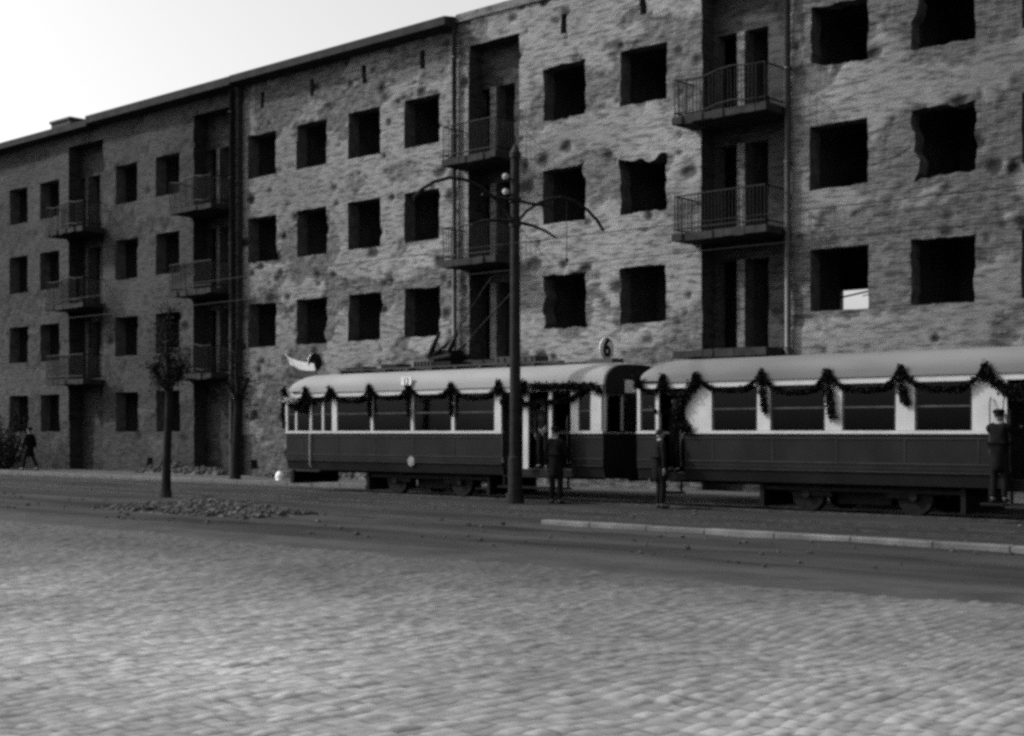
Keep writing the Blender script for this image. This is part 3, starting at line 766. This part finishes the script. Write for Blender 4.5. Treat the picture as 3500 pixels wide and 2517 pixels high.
# vertical grab rail and the pale step of the closed front entrance
h_ = MB(); h_.box(P(2188), P(2240), YN-.34, YN-.02, .335, .378); h_.box(P(2192), P(2196), YN-.06, YN-.02, .378, .66); h_.build('step', M['under'], t2)
h_ = MB()
for px in (2196, 2226): h_.tube([(P(px), YN-.03, 1.0), (P(px), YN-.08, 1.1), (P(px), YN-.08, 2.25), (P(px), YN-.03, 2.35)], .014, 6)
h_.build('handrail', M['zinc'], t2, smooth=True)
h_ = MB(); xx = P(689)
h_.tube([(xx, YN-.02, .72), (xx, YN-.05, .8), (xx, YN-.05, 1.62), (xx, YN-.02, 1.66)], .018, 6); h_.build('handrail', M['cream'], t1)
h_ = MB(); h_.box(P(664), P(715), YN-.14, YN+.02, .60, .635); h_.build('step', M['moulding'], t1)
# fender in front
h_ = MB(); h_.box(xa1-.12, xa1+.02, YN+.25, YF-.25, .22, .62); h_.build('fender', M['under'], t1)

# rooftop gear of the motor car
rb = MB()
for y in (YC-.55, YC+.35): rb.box(P(722)-.1, P(1205), y, y+.22, 3.40, 3.44)
x = P(722)
while x < P(1200): rb.box(x, x+.06, YC-.6, YC+.6, 3.30, 3.40); x += .9
rb.build('roof_boards', M['board'], t1)
for (a, b, z) in ((790, 830, 3.52), (868, 905, 3.56), (940, 985, 3.60), (1120, 1210, 3.60)):
    q = MB(); q.box(Xat(a, YC), Xat(b, YC), YC-.42, YC+.1, 3.442, z)
    for k in range(6):
        xx = Xat(a, YC)+(Xat(b, YC)-Xat(a, YC))*(k+.5)/6; q.box(xx-.015, xx+.015, YC-.45, YC-.42, 3.46, z-.01)
    q.build('resistor_box', M['board'], t1, bevel=.02)
cbx = Xat(995, YC)
c_ = MB(); c_.box(cbx-.45, cbx+.45, YC-.4, YC+.4, 3.45, 3.56); c_.box(cbx-.35, cbx+.25, YC-.3, YC+.3, 3.56, 3.86)
for y in (YC-.33, YC+.33):
    c_.tube([(cbx-.4, y, 3.62), (cbx+.42, y, 3.70)], .075, 10)
    c_.tube([(cbx-.42, y, 3.66), (cbx-.28, y, 3.95), (cbx-.02, y, 4.35)], [.09, .07, .035], 8)
    c_.tube([(cbx-.35, y, 3.7), (cbx+.3, y, 4.05)], .04, 8)
c_.build('collector_base', M['under'], t1)
xt = Xat(1122, YC)
c_ = MB()
for s in (-1, 1):
    c_.tube([(cbx-.05, YC+s*.30, 3.72), (cbx+.75, YC+s*.36, 4.45), (xt-.3, YC+s*.55, 5.35), (xt-.05, YC+s*.50, 5.62)], .016, 6)
c_.tube([(xt-.05, YC-.50, 5.62), (xt, YC-.25, 5.70), (xt, YC+.25, 5.70), (xt-.05, YC+.50, 5.62)], .022, 6)
c_.tube([(cbx+.75, YC-.36, 4.45), (cbx+.75, YC+.36, 4.45)], .012, 6)
c_.build('collector_bow', M['iron'], t1)

def text(s, size, loc, rot, m, parent, name, depth=.006, bold=.0):
    c = bpy.data.curves.new(name, 'FONT'); c.body = s; c.size = size; c.extrude = depth; c.align_x = 'CENTER'; c.align_y = 'CENTER'; c.offset = bold
    tmp = bpy.data.objects.new('tmp', c); COL.objects.link(tmp); bpy.context.view_layer.update()
    dg = bpy.context.evaluated_depsgraph_get(); me = bpy.data.meshes.new_from_object(tmp.evaluated_get(dg))
    bpy.data.objects.remove(tmp); me.transform(Matrix.LocRotScale(Vector(loc), rot.to_quaternion() if hasattr(rot, 'to_quaternion') else rot, Vector((1,1,1))))
    me.materials.clear()
    return link_mesh(name, me, m, parent)
from mathutils import Euler
def route_disc(x, facing, zc=3.72):
    d = MB(); d.disc((x, YC, zc), .26, 'x', .03, 36); d.box(x-.02, x+.02, YC-.02, YC+.02, 3.3, zc-.2)
    o = d.build('route_disc', M['white'], t1, smooth=False)
    b = MB(); n = 36
    ring = [(x+facing*.018, YC+.26*math.cos(2*math.pi*i/n), zc+.26*math.sin(2*math.pi*i/n)) for i in range(n)]
    ring2 = [(x+facing*.018, YC+.235*math.cos(2*math.pi*i/n), zc+.235*math.sin(2*math.pi*i/n)) for i in range(n)]
    b.add(ring+ring2, [(i, (i+1) % n, n+(i+1) % n, n+i) for i in range(n)])
    b.build('rim', M['black'], o)
    text('6', .60, (x+facing*.02, YC, zc), Euler((R(90), 0, R(90)*facing)), M['black'], o, 'route_number', bold=.022)
    return o
route_disc(Xat(1343, YC), 1, 3.71)
fd = route_disc(Xat(697, YC), -1, 3.74)
bk_ = MB(); bk_.disc((Xat(697, YC)+.02, YC, 3.74), .262, 'x', .012, 36); bk_.build('disc_back', M['black'], fd)
fr_ = MB(); x0 = Xat(1343, YC)
fr_.prism([(YC-.25, 3.34), (YC+.25, 3.34), (YC+.2, 3.46), (YC-.2, 3.46)], x0-.35, x0+.35); fr_.build('disc_bracket', M['board'], t1)
# dark rear fascia with the pale destination board
fa = MB(); pr_ = [(YC+y*.98, z) for (y, z) in roof_profile(2.66, 3.30)]
fa.prism([(YC-1.08, 2.585)]+[(a, b) for a, b in pr_]+[(YC+1.08, 2.585)], xb1+.065, xb1+.09); fa.build('rear_fascia', M['red'], t1)
fa = MB(); fa.box(xb1+.092, xb1+.12, YC-.40, YC+.32, 2.62, 2.92); fa.build('destination_board', M['white'], t1)
# side number plate and crest
pxl = P(905)
fa = MB(); fa.box(pxl-.19, pxl+.19, YN-.09, YN-.06, 2.93, 3.14); fa.box(pxl-.02, pxl+.02, YN-.06, YN+.05, 2.9, 2.95); npl = fa.build('number_plate', M['white'], t1)
text('13', .22, (pxl, YN-.095, 3.03), Euler((R(90), 0, 0)), M['black'], npl, 'number')
cr = MB(); cxp = P(911); n = 20
cr.tube([(cxp, YN-.012, .93), (cxp, YN-.004, .93)], .13, 20)
for s in (-1, 1): cr.tube([(cxp+s*.055, YN-.02, .95), (cxp+s*.055, YN-.012, .95)], .06, 12)
cr.tube([(cxp, YN-.022, .87), (cxp, YN-.012, .87)], .045, 12)
cr.build('crest', simple('crest_paint', .14, .2, .5), t1)

# ================================================================== DECORATIONS
def garland(name, paths, label, rad=.07, dens=620, leaf=.045):
    mb = MB(); rnd = random.Random(len(paths)*17+int(rad*1000))
    for pts, r in paths:
        pts = [Vector(p) for p in pts]
        for a, b in zip(pts, pts[1:]):
            L = (b-a).length; k = max(3, int(L*dens*(r/.07)))
            for i in range(k):
                t = rnd.random(); c = a.lerp(b, t)
                d = Vector((rnd.gauss(0,.45), rnd.gauss(0,.35), rnd.gauss(0,.45)))*r
                mb.leaf(c+d, leaf*rnd.uniform(.6, 1.3), rnd)
            mb.tube([a, b], r*.28, 5)
    return tag(mb.build(name, M['garland']), label, 'garland', 'fir garlands decorating the trams')
def swags(xs, y, ztop, sag, r, clump, clump_len):
    out = []
    for a, b in zip(xs, xs[1:]):
        e = random.uniform(.85, 1.15)
        out.append(([(a+(b-a)*t/14, y-.01, ztop-sag*e*(1-abs(2*t/14-1)**3.2)) for t in range(15)], r))
    for x in xs: out.append(([(x, y-.02, ztop+.03), (x, y-.04, ztop-clump_len)], clump))
    return out
yy = YN-.06
g1 = [P(634), P(680), P(735), P(822), P(908), P(1003), P(1108), P(1165)]
sw = swags(g1, yy, 2.90, .33, .048, .09, .28)
for a in (822, 908, 1003): sw.append(([(P(a), yy, 2.62), (P(a), yy, 2.12)], .06))
sw.append(([(P(1112), yy, 2.45), (P(1170), yy, 2.38), (P(1268), yy, 2.46), (P(1306), yy, 2.8)], .06))
sw.append(([(P(1180), yy, 2.80), (P(1320), yy, 2.76), (P(1334), yy, 2.62)], .09))
sw.append(([(xa1-.06, YN+.02, 2.85), (xa1-.16, YN+.02, 2.55), (xa1-.18, YN+.02, 2.2), (xa1-.12, YN+.02, 1.85)], .07))
sw.append(([(xa1-.02, YN-.03, 2.62), (P(655), yy, 2.45), (P(672), yy, 2.30), (P(690), yy, 2.55)], .09))
garland('garland', sw, 'dark evergreen garland with clumps along the first tram car below its roof')
g2 = [P(1416), P(1472), P(1545), P(1690), P(1836), P(1998), P(2186), P(2320)]
sw = swags(g2, yy, 2.94, .39, .05, .09, .24)
sw.append(([(P(1690), yy, 2.6), (P(1698), yy, 2.1)], .075))
sw.append(([(P(1836), yy, 2.6), (P(1846), yy, 2.0)], .10))
sw.append(([(P(1998), yy, 2.6), (P(2010), yy, 2.25)], .10))
sw.append(([(P(2186), yy, 2.80), (P(2230), yy, 2.45), (P(2290), yy, 2.35)], .10))
sw.append(([(P(1545), yy, 2.80), (P(1520), yy, 2.5), (P(1505), yy, 2.2), (P(1508), yy, 1.9), (P(1530), yy, 1.72)], .13))
garland('garland', sw, 'dark evergreen garland with hanging bunches along the second tram car below its roof')

def flag():
    t = empty('flag', (Xat(700, YC), YC-.3, 3.3))
    tag(t, 'small flag, pale above and dark below, on the front tram roof', 'flag')
    yb = YC-.25
    hp = [Wp(697, 806, yb), Wp(700, 822, yb), Wp(703, 838, yb)]      # hoist
    fp = [Wp(627, 783, yb), Wp(639, 809, yb), Wp(652, 835, yb)]      # fly edge
    mb = MB(); mb.tube([Wp(704, 842, yb), Wp(695, 800, yb)], .014, 6); mb.build('flagpole', M['board'], t)
    nU, nV = 18, 8
    for band, m in ((0, 'flagwhite'), (1, 'flagred')):
        V = []; F = []
        for i in range(nU+1):
            u = i/nU
            for j in range(nV+1):
                v = j/nV
                q = hp[band].lerp(hp[band+1], v).lerp(fp[band].lerp(fp[band+1], v), u)
                q.y += .09*math.sin(u*7+v*1.5)*u; q.z -= .07*math.sin(math.pi*u)*(1 if band == 0 else .6)
                V.append(q)
        for i in range(nU):
            for j in range(nV): F.append((i*(nV+1)+j, (i+1)*(nV+1)+j, (i+1)*(nV+1)+j+1, i*(nV+1)+j+1))
        mb = MB(); mb.add(V, F)
        o = mb.build('flag_cloth', M[m], t, smooth=True); sm = o.modifiers.new('solid', 'SOLIDIFY'); sm.thickness = .004
flag()
bq = MB(); rnd = random.Random(5)
for i in range(260): bq.leaf((P(652)+rnd.gauss(0,.14), YN-.14+rnd.gauss(0,.04), 2.60-.0+rnd.gauss(0,.045)), .04, rnd)
tag(bq.build('flower_bunch', M['flagwhite']), 'bunch of white flowers on the front corner of the first tram car', 'flowers')

# ================================================================== OVERHEAD POLE
def catenary_pole():
    X = Xat(1141, 25.0); Y = 25.0
    t = empty('catenary_pole', (X, Y, 0)); tag(t, 'dark overhead line pole with two curved bracket arms beside the first tram', 'pole')
    m = MB(); m.tube([(X, Y, 0), (X, Y, 1.1), (X, Y, 1.12), (X, Y, 4), (X, Y, 8.2)], [.17, .165, .135, .125, .10], 16)
    m.tube([(X, Y, 8.2), (X, Y, 8.32), (X, Y, 8.42), (X, Y, 8.55)], [.13, .13, .07, .01], 14)
    m.tube([(X, Y, 0), (X, Y, .25)], .22, 14)
    for z in (7.2, 6.62): m.tube([(X, Y, z-.06), (X, Y, z+.06)], .14, 14)
    m.build('post', M['pole'], t, smooth=False)
    for s in (-1, 1):
        a = MB()
        a.tube([(X, Y, 7.20), (X, Y+s*.5, 7.18), (X, Y+s*1.15, 7.2)], .035, 8)
        pts = []
        for (d, z) in ((.12, 6.72), (.4, 6.98), (.8, 7.2), (1.2, 7.36), (1.7, 7.46), (2.2, 7.44), (2.7, 7.28), (3.1, 7.05), (3.35, 6.82)):
            pts.append((X, Y+s*d, z))
        a.tube(pts, .04, 8)
        a.tube([(X, Y+s*.12, 6.68), (X, Y+s*.6, 6.66), (X, Y+s*1.1, 6.58), (X, Y+s*1.5, 6.44)], [.045, .04, .035, .025], 8)
        a.build('bracket_arm', M['pole'], t, smooth=True)
    for z in (7.72, 7.36):
        q = MB(); q.tube([(X-.10, Y-.22, z-.04), (X-.10, Y-.22, z+.0), (X-.10, Y-.22, z+.05), (X-.10, Y-.22, z+.09)], [.05, .085, .08, .03], 10)
        q.build('insulator', M['porcelain'], t, smooth=True)
    q = MB(); q.tube([(X, Y, 7.68), (X-.1, Y-.22, 7.68)], .02, 6); q.tube([(X, Y, 7.32), (X-.1, Y-.22, 7.32)], .02, 6); q.build('insulator_pin', M['pole'], t)
    for s in (-1, 1):
        q = MB(); q.tube([(X, Y+s*1.9, 7.44), (X, Y+s*1.9, 5.82)], .010, 5); q.tube([(X, Y+s*1.9, 5.9), (X, Y+s*1.9, 6.0)], .035, 8); q.build('hanger', M['iron'], t)
catenary_pole()
for i, y in enumerate((23.1, 26.9)):
    q = MB(); q.tube([(x, y, 5.80-.10*math.cos((x-Xat(1141,25.0))*math.pi/30)**2*0+.04*math.cos((x-Xat(1141,25.0))*2*math.pi/40)) for x in range(-118, 40, 4)], .009, 5)
    tag(q.build('contact_wire', M['iron']), ('overhead wire above the nearer empty track', 'overhead wire above the two trams')[i], 'wire')

# ================================================================== TREE
def young_tree(px, Y, label, seed, ntw, nlf, k0=1.0):
    X = Xat(px, Y); rnd = random.Random(seed)
    t = empty('young_tree', (X, Y, 0)); tag(t, label, 'tree', 'young street trees')
    m = MB()
    m.tube([(X-.06, Y, -.05), (X-.04, Y, .25), (X-.02, Y, .9), (X+.04, Y, 1.7), (X+.10, Y, 2.5), (X+.10, Y, 2.95)], [q*k0 for q in (.17, .125, .105, .10, .10, .11)], 12)
    br = [[(.10,0,2.8),(-.05,.1,3.3),(-.22,.15,3.9),(-.25,.1,4.6)], [(.10,0,2.9),(.15,-.1,3.5),(.12,-.1,4.2),(.2,-.05,4.9)],
          [(.10,0,2.85),(.38,.05,3.15),(.55,.1,3.5)], [(.08,0,2.7),(-.25,-.1,3.1),(-.42,-.1,3.4)]]
    for b in br:
        m.tube([(X+p[0], Y+p[1], p[2]) for p in b], [.075, .06, .045, .02][:len(b)], 8)
    m.build('trunk', M['bark'], t, smooth=True)
    c = MB()
    for b in br:
        for _ in range(ntw):
            k = rnd.randrange(len(b)-1); a = Vector(b[k]).lerp(Vector(b[k+1]), rnd.random())
            d = Vector((rnd.gauss(0,1), rnd.gauss(0,1), rnd.gauss(.5,.7))).normalized()*rnd.uniform(.18, .68)
            p = Vector((X, Y, 0))+a; q = p+d
            c.tube([p, p.lerp(q, .5)+Vector((0,0,.03)), q], [.014, .01, .004], 4)
            for i in range(nlf):
                z = p.lerp(q, .3+.8*rnd.random()); c.leaf(z+Vector((rnd.gauss(0,.05), rnd.gauss(0,.05), rnd.gauss(0,.05))), rnd.uniform(.03, .06), rnd)
    c.build('crown', M['twig'], t)
young_tree(370, 21.2, 'slender dark street tree with a sparse ragged crown beside the earth heap', 3, 46, 6)
young_tree(523, 29.1, 'thin bare-topped tree on the pavement where the dark block meets the pale one', 8, 26, 4, 1.4)

# bush mass at the far left edge of the pavement
def bush(px, Y, h, wd, label, seed):
    X = Xat(px, Y); rnd = random.Random(seed)
    t = empty('shrub', (X, Y, .1)); tag(t, label, 'shrub', 'dark shrubs by the left block')
    s = MB(); lf = MB()
    for i in range(34):
        a = rnd.uniform(0, 6.28); r = wd*math.sqrt(rnd.random())
        tip = Vector((X+r*math.cos(a), Y+r*.6*math.sin(a), .1+h*rnd.uniform(.45, 1)*(1-.35*(r/wd)**2)))
        base = Vector((X+.15*math.cos(a), Y+.15*math.sin(a), .1))
        mid = base.lerp(tip, .5)+Vector((r*.15*math.cos(a), 0, -.1))
        s.tube([base, mid, tip], [.03, .02, .008], 5)
        for k in range(95):
            u = rnd.uniform(.15, 1.05); p = base.lerp(mid, u*2) if u < .5 else mid.lerp(tip, u*2-1)
            lf.leaf(p+Vector((rnd.gauss(0,.13), rnd.gauss(0,.13), rnd.gauss(0,.13))), rnd.uniform(.04, .08), rnd)
    s.build('stems', M['bark'], t); lf.build('leaves', M['twig'], t)
bush(10, 30.2, 3.0, 1.5, 'tall dark shrub at the left edge of the photograph', 11)
bush(-60, 30.4, 3.3, 1.6, 'dark shrub cut by the left edge of the photograph', 13)

# ================================================================== RUBBLE
def stone(mb, c, r, rnd):
    c = Vector(c); n = 6; vs = []; 
    for (lat, k) in ((-.6, n), (.25, n), (.8, n)):
        for i in range(k):
            a = 2*math.pi*i/k+lat; rr = math.sqrt(1-lat*lat)*r*rnd.uniform(.75, 1.2)
            vs.append(c+Vector((rr*math.cos(a), rr*math.sin(a), lat*r*.75)))
    fs = []
    for L in (0, 1):
        for i in range(n): fs.append((L*n+i, L*n+(i+1) % n, (L+1)*n+(i+1) % n, (L+1)*n+i))
    fs += [tuple(range(n))[::-1], tuple(range(2*n, 3*n))]
    mb.add(vs, fs)
def heap(name, x0, x1, y0, y1, h, n, m, label, seed, zb=0.0):
    rnd = random.Random(seed); mb = MB()
    xs = np.linspace(x0, x1, 70); ys = np.linspace(y0, y1, 26); X, Y = np.meshgrid(xs, ys, indexing='ij')
    u = (X-x0)/(x1-x0); v = (Y-y0)/(y1-y0)
    env = (np.clip(np.sin(np.pi*u), 0, 1)**.5)*(np.clip(np.sin(np.pi*v), 0, 1)**.7)
    nz = fbm(X, Y, .9, 4, seed)
    Z = zb-.06+env*h*(.2+1.3*nz)
    V = [(X[i,j], Y[i,j], Z[i,j]) for i in range(70) for j in range(26)]
    F = [(i*26+j, (i+1)*26+j, (i+1)*26+j+1, i*26+j+1) for i in range(69) for j in range(25)]
    mb.add(V, F)
    for _ in range(n):
        i = rnd.randrange(3, 67); j = rnd.randrange(2, 24)
        stone(mb, (X[i,j]+rnd.uniform(-.05,.05), Y[i,j]+rnd.uniform(-.05,.05), Z[i,j]+.01), .03+.10*rnd.random()**2.5, rnd)
    tag(mb.build(name, m), label, 'heap', kind='stuff')
heap('earth_heap', Xat(290, 18.2), Xat(655, 18.2), 16.9, 19.3, .24, 900, M['rubble2'], 'low dark heap of earth and litter on the verge in front of the young tree', 71)
heap('rubble_heap', Xat(300, 31.2), Xat(500, 31.2), 30.9, 31.75, .5, 500, M['rubble'], 'brick rubble piled at the foot of the darker block', 73, .1)
heap('rubble_heap', Xat(540, 31.2), Xat(1150, 31.2), 31.0, 31.75, .45, 900, M['rubble'], 'pale rubble piled at the foot of the scarred block behind the first tram', 75, .1)

b_ = MB(); xw = Xat(620, 29.4)
b_.tube([(xw, 29.4, .12), (xw, 29.4, .2), (xw, 29.4, .3), (xw, 29.4, .38), (xw, 29.4, .42)], [.13, .15, .145, .10, .03], 14)
tag(b_.build('kerb_stone', M['stonewhite'], smooth=True), 'small whitewashed stone on the pavement ahead of the first tram', 'stone')

lt = MB(); rnd = random.Random(99)
for i in range(900):
    y = 15.3+13*rnd.random()**1.6
    if 25.5 < y < 28.2: continue
    stone(lt, (rnd.uniform(-48, -6), y, .02 if y < 19.5 else .0), .012+.05*rnd.random()**5, rnd)
tag(lt.build('street_litter', M['rubble2']), 'scattered grit and stones lying on the verge and between the tracks', 'litter', kind='stuff')

# ================================================================== PEOPLE
def skin_obj(name, verts, edges, rads, m, parent, loose=(), sub=2):
    me = bpy.data.meshes.new(name); me.from_pydata(verts, edges, []); me.update()
    o = bpy.data.objects.new(name, me); COL.objects.link(o)
    md = o.modifiers.new('skin', 'SKIN'); md.use_smooth_shade = True
    for i, r in enumerate(rads):
        r = r if hasattr(r, '__len__') else (r, r)
        me.skin_vertices[0].data[i].radius = r
    me.skin_vertices[0].data[0].use_root = True
    sb = o.modifiers.new('sub', 'SUBSURF'); sb.levels = sub; sb.render_levels = sub
    bpy.context.view_layer.update(); dg = bpy.context.evaluated_depsgraph_get()
    out = bpy.data.meshes.new_from_object(o.evaluated_get(dg)); bpy.data.objects.remove(o); out.name = name
    return out

def ell(mb, c, r, n=14, k=10, fn=None):
    vs = []; fs = []
    for i in range(k+1):
        la = -math.pi/2+math.pi*i/k
        for j in range(n):
            lo = 2*math.pi*j/n; d = Vector((math.cos(la)*math.cos(lo), math.cos(la)*math.sin(lo), math.sin(la)))
            if fn: d = fn(d)
            vs.append(Vector(c)+Vector((d.x*r[0], d.y*r[1], d.z*r[2])))
    for i in range(k):
        for j in range(n): fs.append((i*n+j, i*n+(j+1) % n, (i+1)*n+(j+1) % n, (i+1)*n+j))
    mb.add(vs, fs)

def person(X, Y, Z, rz, h, label, coat='coat', cap=True, step=0.0, armL=(.0, .0), armR=(.0, .0), longcoat=True, hold=None):
    """faces local +x; arm = (forward raise, elbow bend) in radians"""
    t = empty('person', (X, Y, Z), rz); tag(t, label, 'person', 'people around the trams'); s = h/1.75
    T = Matrix.Translation((X, Y, Z)) @ Matrix.Rotation(rz, 4, 'Z') @ Matrix.Scale(s, 4)
    def place(me, name, m):
        me.transform(T); me.materials.clear(); return link_mesh(name, me, M[m], t, True)
    st = step
    hips = (0, 0, .93); legs = {}
    for sd, ph in ((1, st), (-1, -st)):
        k = (.05+.22*ph, sd*.10, .50); a = (.0+.42*ph-(.05 if ph < 0 else 0), sd*.11, .09 if ph >= 0 else .13)
        legs[sd] = [(0, sd*.095, .88), k, a, (a[0]+.16, a[1]+sd*.02, .035 if ph >= 0 else .05)]
    arms = {}
    for sd, (ra, eb) in ((1, armL), (-1, armR)):
        sh_ = Vector((0, sd*.19, 1.42)); el = sh_+Vector((math.sin(ra)*.29, sd*.05, -math.cos(ra)*.29))
        wr = el+Vector((math.sin(ra+eb)*.26, 0, -math.cos(ra+eb)*.26)); d = (wr-el).normalized()
        arms[sd] = (sh_, el, wr, d)
    # body (skin): neck, torso, limbs
    v = [(0,0,.95), (0,0,1.12), (.0,0,1.32), (0,0,1.45), (.01,0,1.53), (.02,0,1.60)]
    r = [(.13,.15), (.11,.13), (.12,.16), (.075,.10), .052, .05]; e = [(0,1),(1,2),(2,3),(3,4),(4,5)]
    for sd in (1, -1):
        L = legs[sd]; n = len(v); v += L; r += [.085, .06, .042, .04]; e += [(0,n),(n,n+1),(n+1,n+2),(n+2,n+3)]
        sh_, el, wr, d = arms[sd]; n = len(v); v += [tuple(sh_), tuple(el), tuple(wr), tuple(wr+d*.06)]; r += [.05, .04, .027, (.034,.018)]
        e += [(3,n),(n,n+1),(n+1,n+2),(n+2,n+3)]
        pn = n+3
        side = Vector((0,0,1)).cross(d) if abs(d.z) < .9 else Vector((1,0,0))
        for q, (off, ln) in enumerate(((-.024,.065),(-.008,.078),(.008,.074),(.024,.056))):
            b0_ = wr+d*.075+side*off; n = len(v)
            v += [tuple(b0_), tuple(b0_+d*ln*.55+Vector((0,-sd*.012,0))), tuple(b0_+d*ln*.9+Vector((0,-sd*.03,0)))]; r += [.009,.008,.006]
            e += [(pn,n),(n,n+1),(n+1,n+2)]
        tb = wr+d*.03+side*.032; n = len(v); v += [tuple(tb), tuple(tb+d*.045+side*.02)]; r += [.011,.008]; e += [(pn,n),(n,n+1)]
    bm_ = skin_obj('body', v, e, r, None, None, sub=1)
    hd = MB()
    def hf(d):
        x, y, z = d
        if x > .3 and z < -.3: x *= .93
        if z < -.35: y *= 1-.45*(-z-.35)
        if x > .93 and abs(y) < .2 and -.25 < z < .1: x += .16
        return Vector((x, y, z))
    ell(hd, (.025, 0, 1.635), (.096, .076, .115), 18, 14, hf)
    for sd in (1, -1): ell(hd, (.02, sd*.078, 1.63), (.018, .01, .03), 8, 6)
    ell(hd, (.118, 0, 1.615), (.016, .012, .022), 8, 6); ell(hd, (.108, 0, 1.575), (.008, .022, .007), 8, 4)
    hm = hd.mesh('h'); bmx = bmesh.new(); bmx.from_mesh(bm_); bmx.from_mesh(hm)
    bm_.clear_geometry(); bmx.to_mesh(bm_); bmx.free(); bpy.data.meshes.remove(hm)
    body = place(bm_, 'body', 'skin')
    ey = MB()
    for sd in (1, -1): ell(ey, (.111, sd*.03, 1.64), (.006, .012, .006), 6, 4)
    place(ey.mesh('eyes'), 'eyes', 'eye')
    # coat
    v = [(0,0,.97), (0,0,1.12), (.0,0,1.32), (0,0,1.46)]; r = [(.155,.185), (.135,.165), (.14,.185), (.085,.115)]; e = [(0,1),(1,2),(2,3)]
    if longcoat:
        n = len(v); v += [(.01,0,.75), (.02,0,.55)]; r += [(.15,.178), (.152,.182)]; e += [(0,n),(n,n+1)]
    for sd in (1, -1):
        sh_, el, wr, d = arms[sd]; n = len(v); v += [tuple(sh_), tuple(el), tuple(wr-d*.01)]; r += [.075, .06, .045]
        e += [(3,n),(n,n+1),(n+1,n+2)]
    place(skin_obj('coat', v, e, r, None, None, sub=2), 'coat', coat)
    for sd in (1, -1):
        L = legs[sd]
        v = [(0, sd*.07, .93), L[0], L[1], (L[2][0], L[2][1], L[2][2]+.0)]; r = [.11, .105, .078, .058]; e = [(0,1),(1,2),(2,3)]
        place(skin_obj('trouser_leg', v, e, r, None, None, sub=2), 'trouser_leg', 'trousers')
        a = L[2]; f = L[3]
        place(skin_obj('shoe', [(a[0]-.03, a[1], .05), (a[0]+.08, f[1], .045), (a[0]+.19, f[1], .035)], [(0,1),(1,2)], [(.045,.045), (.045,.04), (.035,.03)], None, None, sub=2), 'shoe', 'leather')
    hr = MB()
    ell(hr, (.005, 0, 1.665), (.098, .086, .098), 16, 10, lambda d: Vector((d.x if d.x < .55 else .55, d.y, max(d.z, -.35 if d.x < .2 else .15))))
    place(hr.mesh('hair'), 'hair', 'hair')
    if cap:
        cp = MB(); ell(cp, (.01, 0, 1.735), (.125, .115, .045), 18, 8); cp.tube([(.0, 0, 1.69), (.0, 0, 1.735)], [.10, .112], 18)
        cp.add([(.09,-.07,1.70),(.175,-.045,1.69),(.185,0,1.688),(.175,.045,1.69),(.09,.07,1.70),(.09,-.07,1.712),(.175,-.045,1.70),(.185,0,1.698),(.175,.045,1.70),(.09,.07,1.712)],
               [(0,1,2,3,4),(9,8,7,6,5),(0,5,6,1),(1,6,7,2),(2,7,8,3),(3,8,9,4)])
        place(cp.mesh('cap'), 'cap', coat)
    return t

person(Xat(1230, 25.5), 25.5, 0, R(100), 1.80, 'person in dark coat and cap standing at the rear entrance of the first tram', armR=(.3, .6))
person(Xat(1461, 25.5), 25.5, 0, R(60), 1.76, 'person in dark clothes standing by the front entrance of the second tram', cap=False, armL=(.2, .4))
person(Xat(1497, 26.15), 26.15, .80, R(-100), 1.70, 'person in dark coat on the front platform of the second tram', armR=(1.2, .9))
person(Xat(2212, 25.62), 25.62, .38, R(95), 1.72, 'person in dark coat holding on at the second tram by the right edge', armL=(1.3, .9), armR=(1.2, .8), cap=True)
person(Xat(1205, 26.3), 26.3, .80, R(-80), 1.70, 'person in grey jacket inside the rear platform of the first tram', coat='coat2', longcoat=False, armL=(.4, .7))
person(Xat(66, 29.6), 29.6, .13, R(200), 1.74, 'person in long dark coat walking on the pavement beside the left shrubs', step=.6, armL=(.3, .3), armR=(-.3, .3))
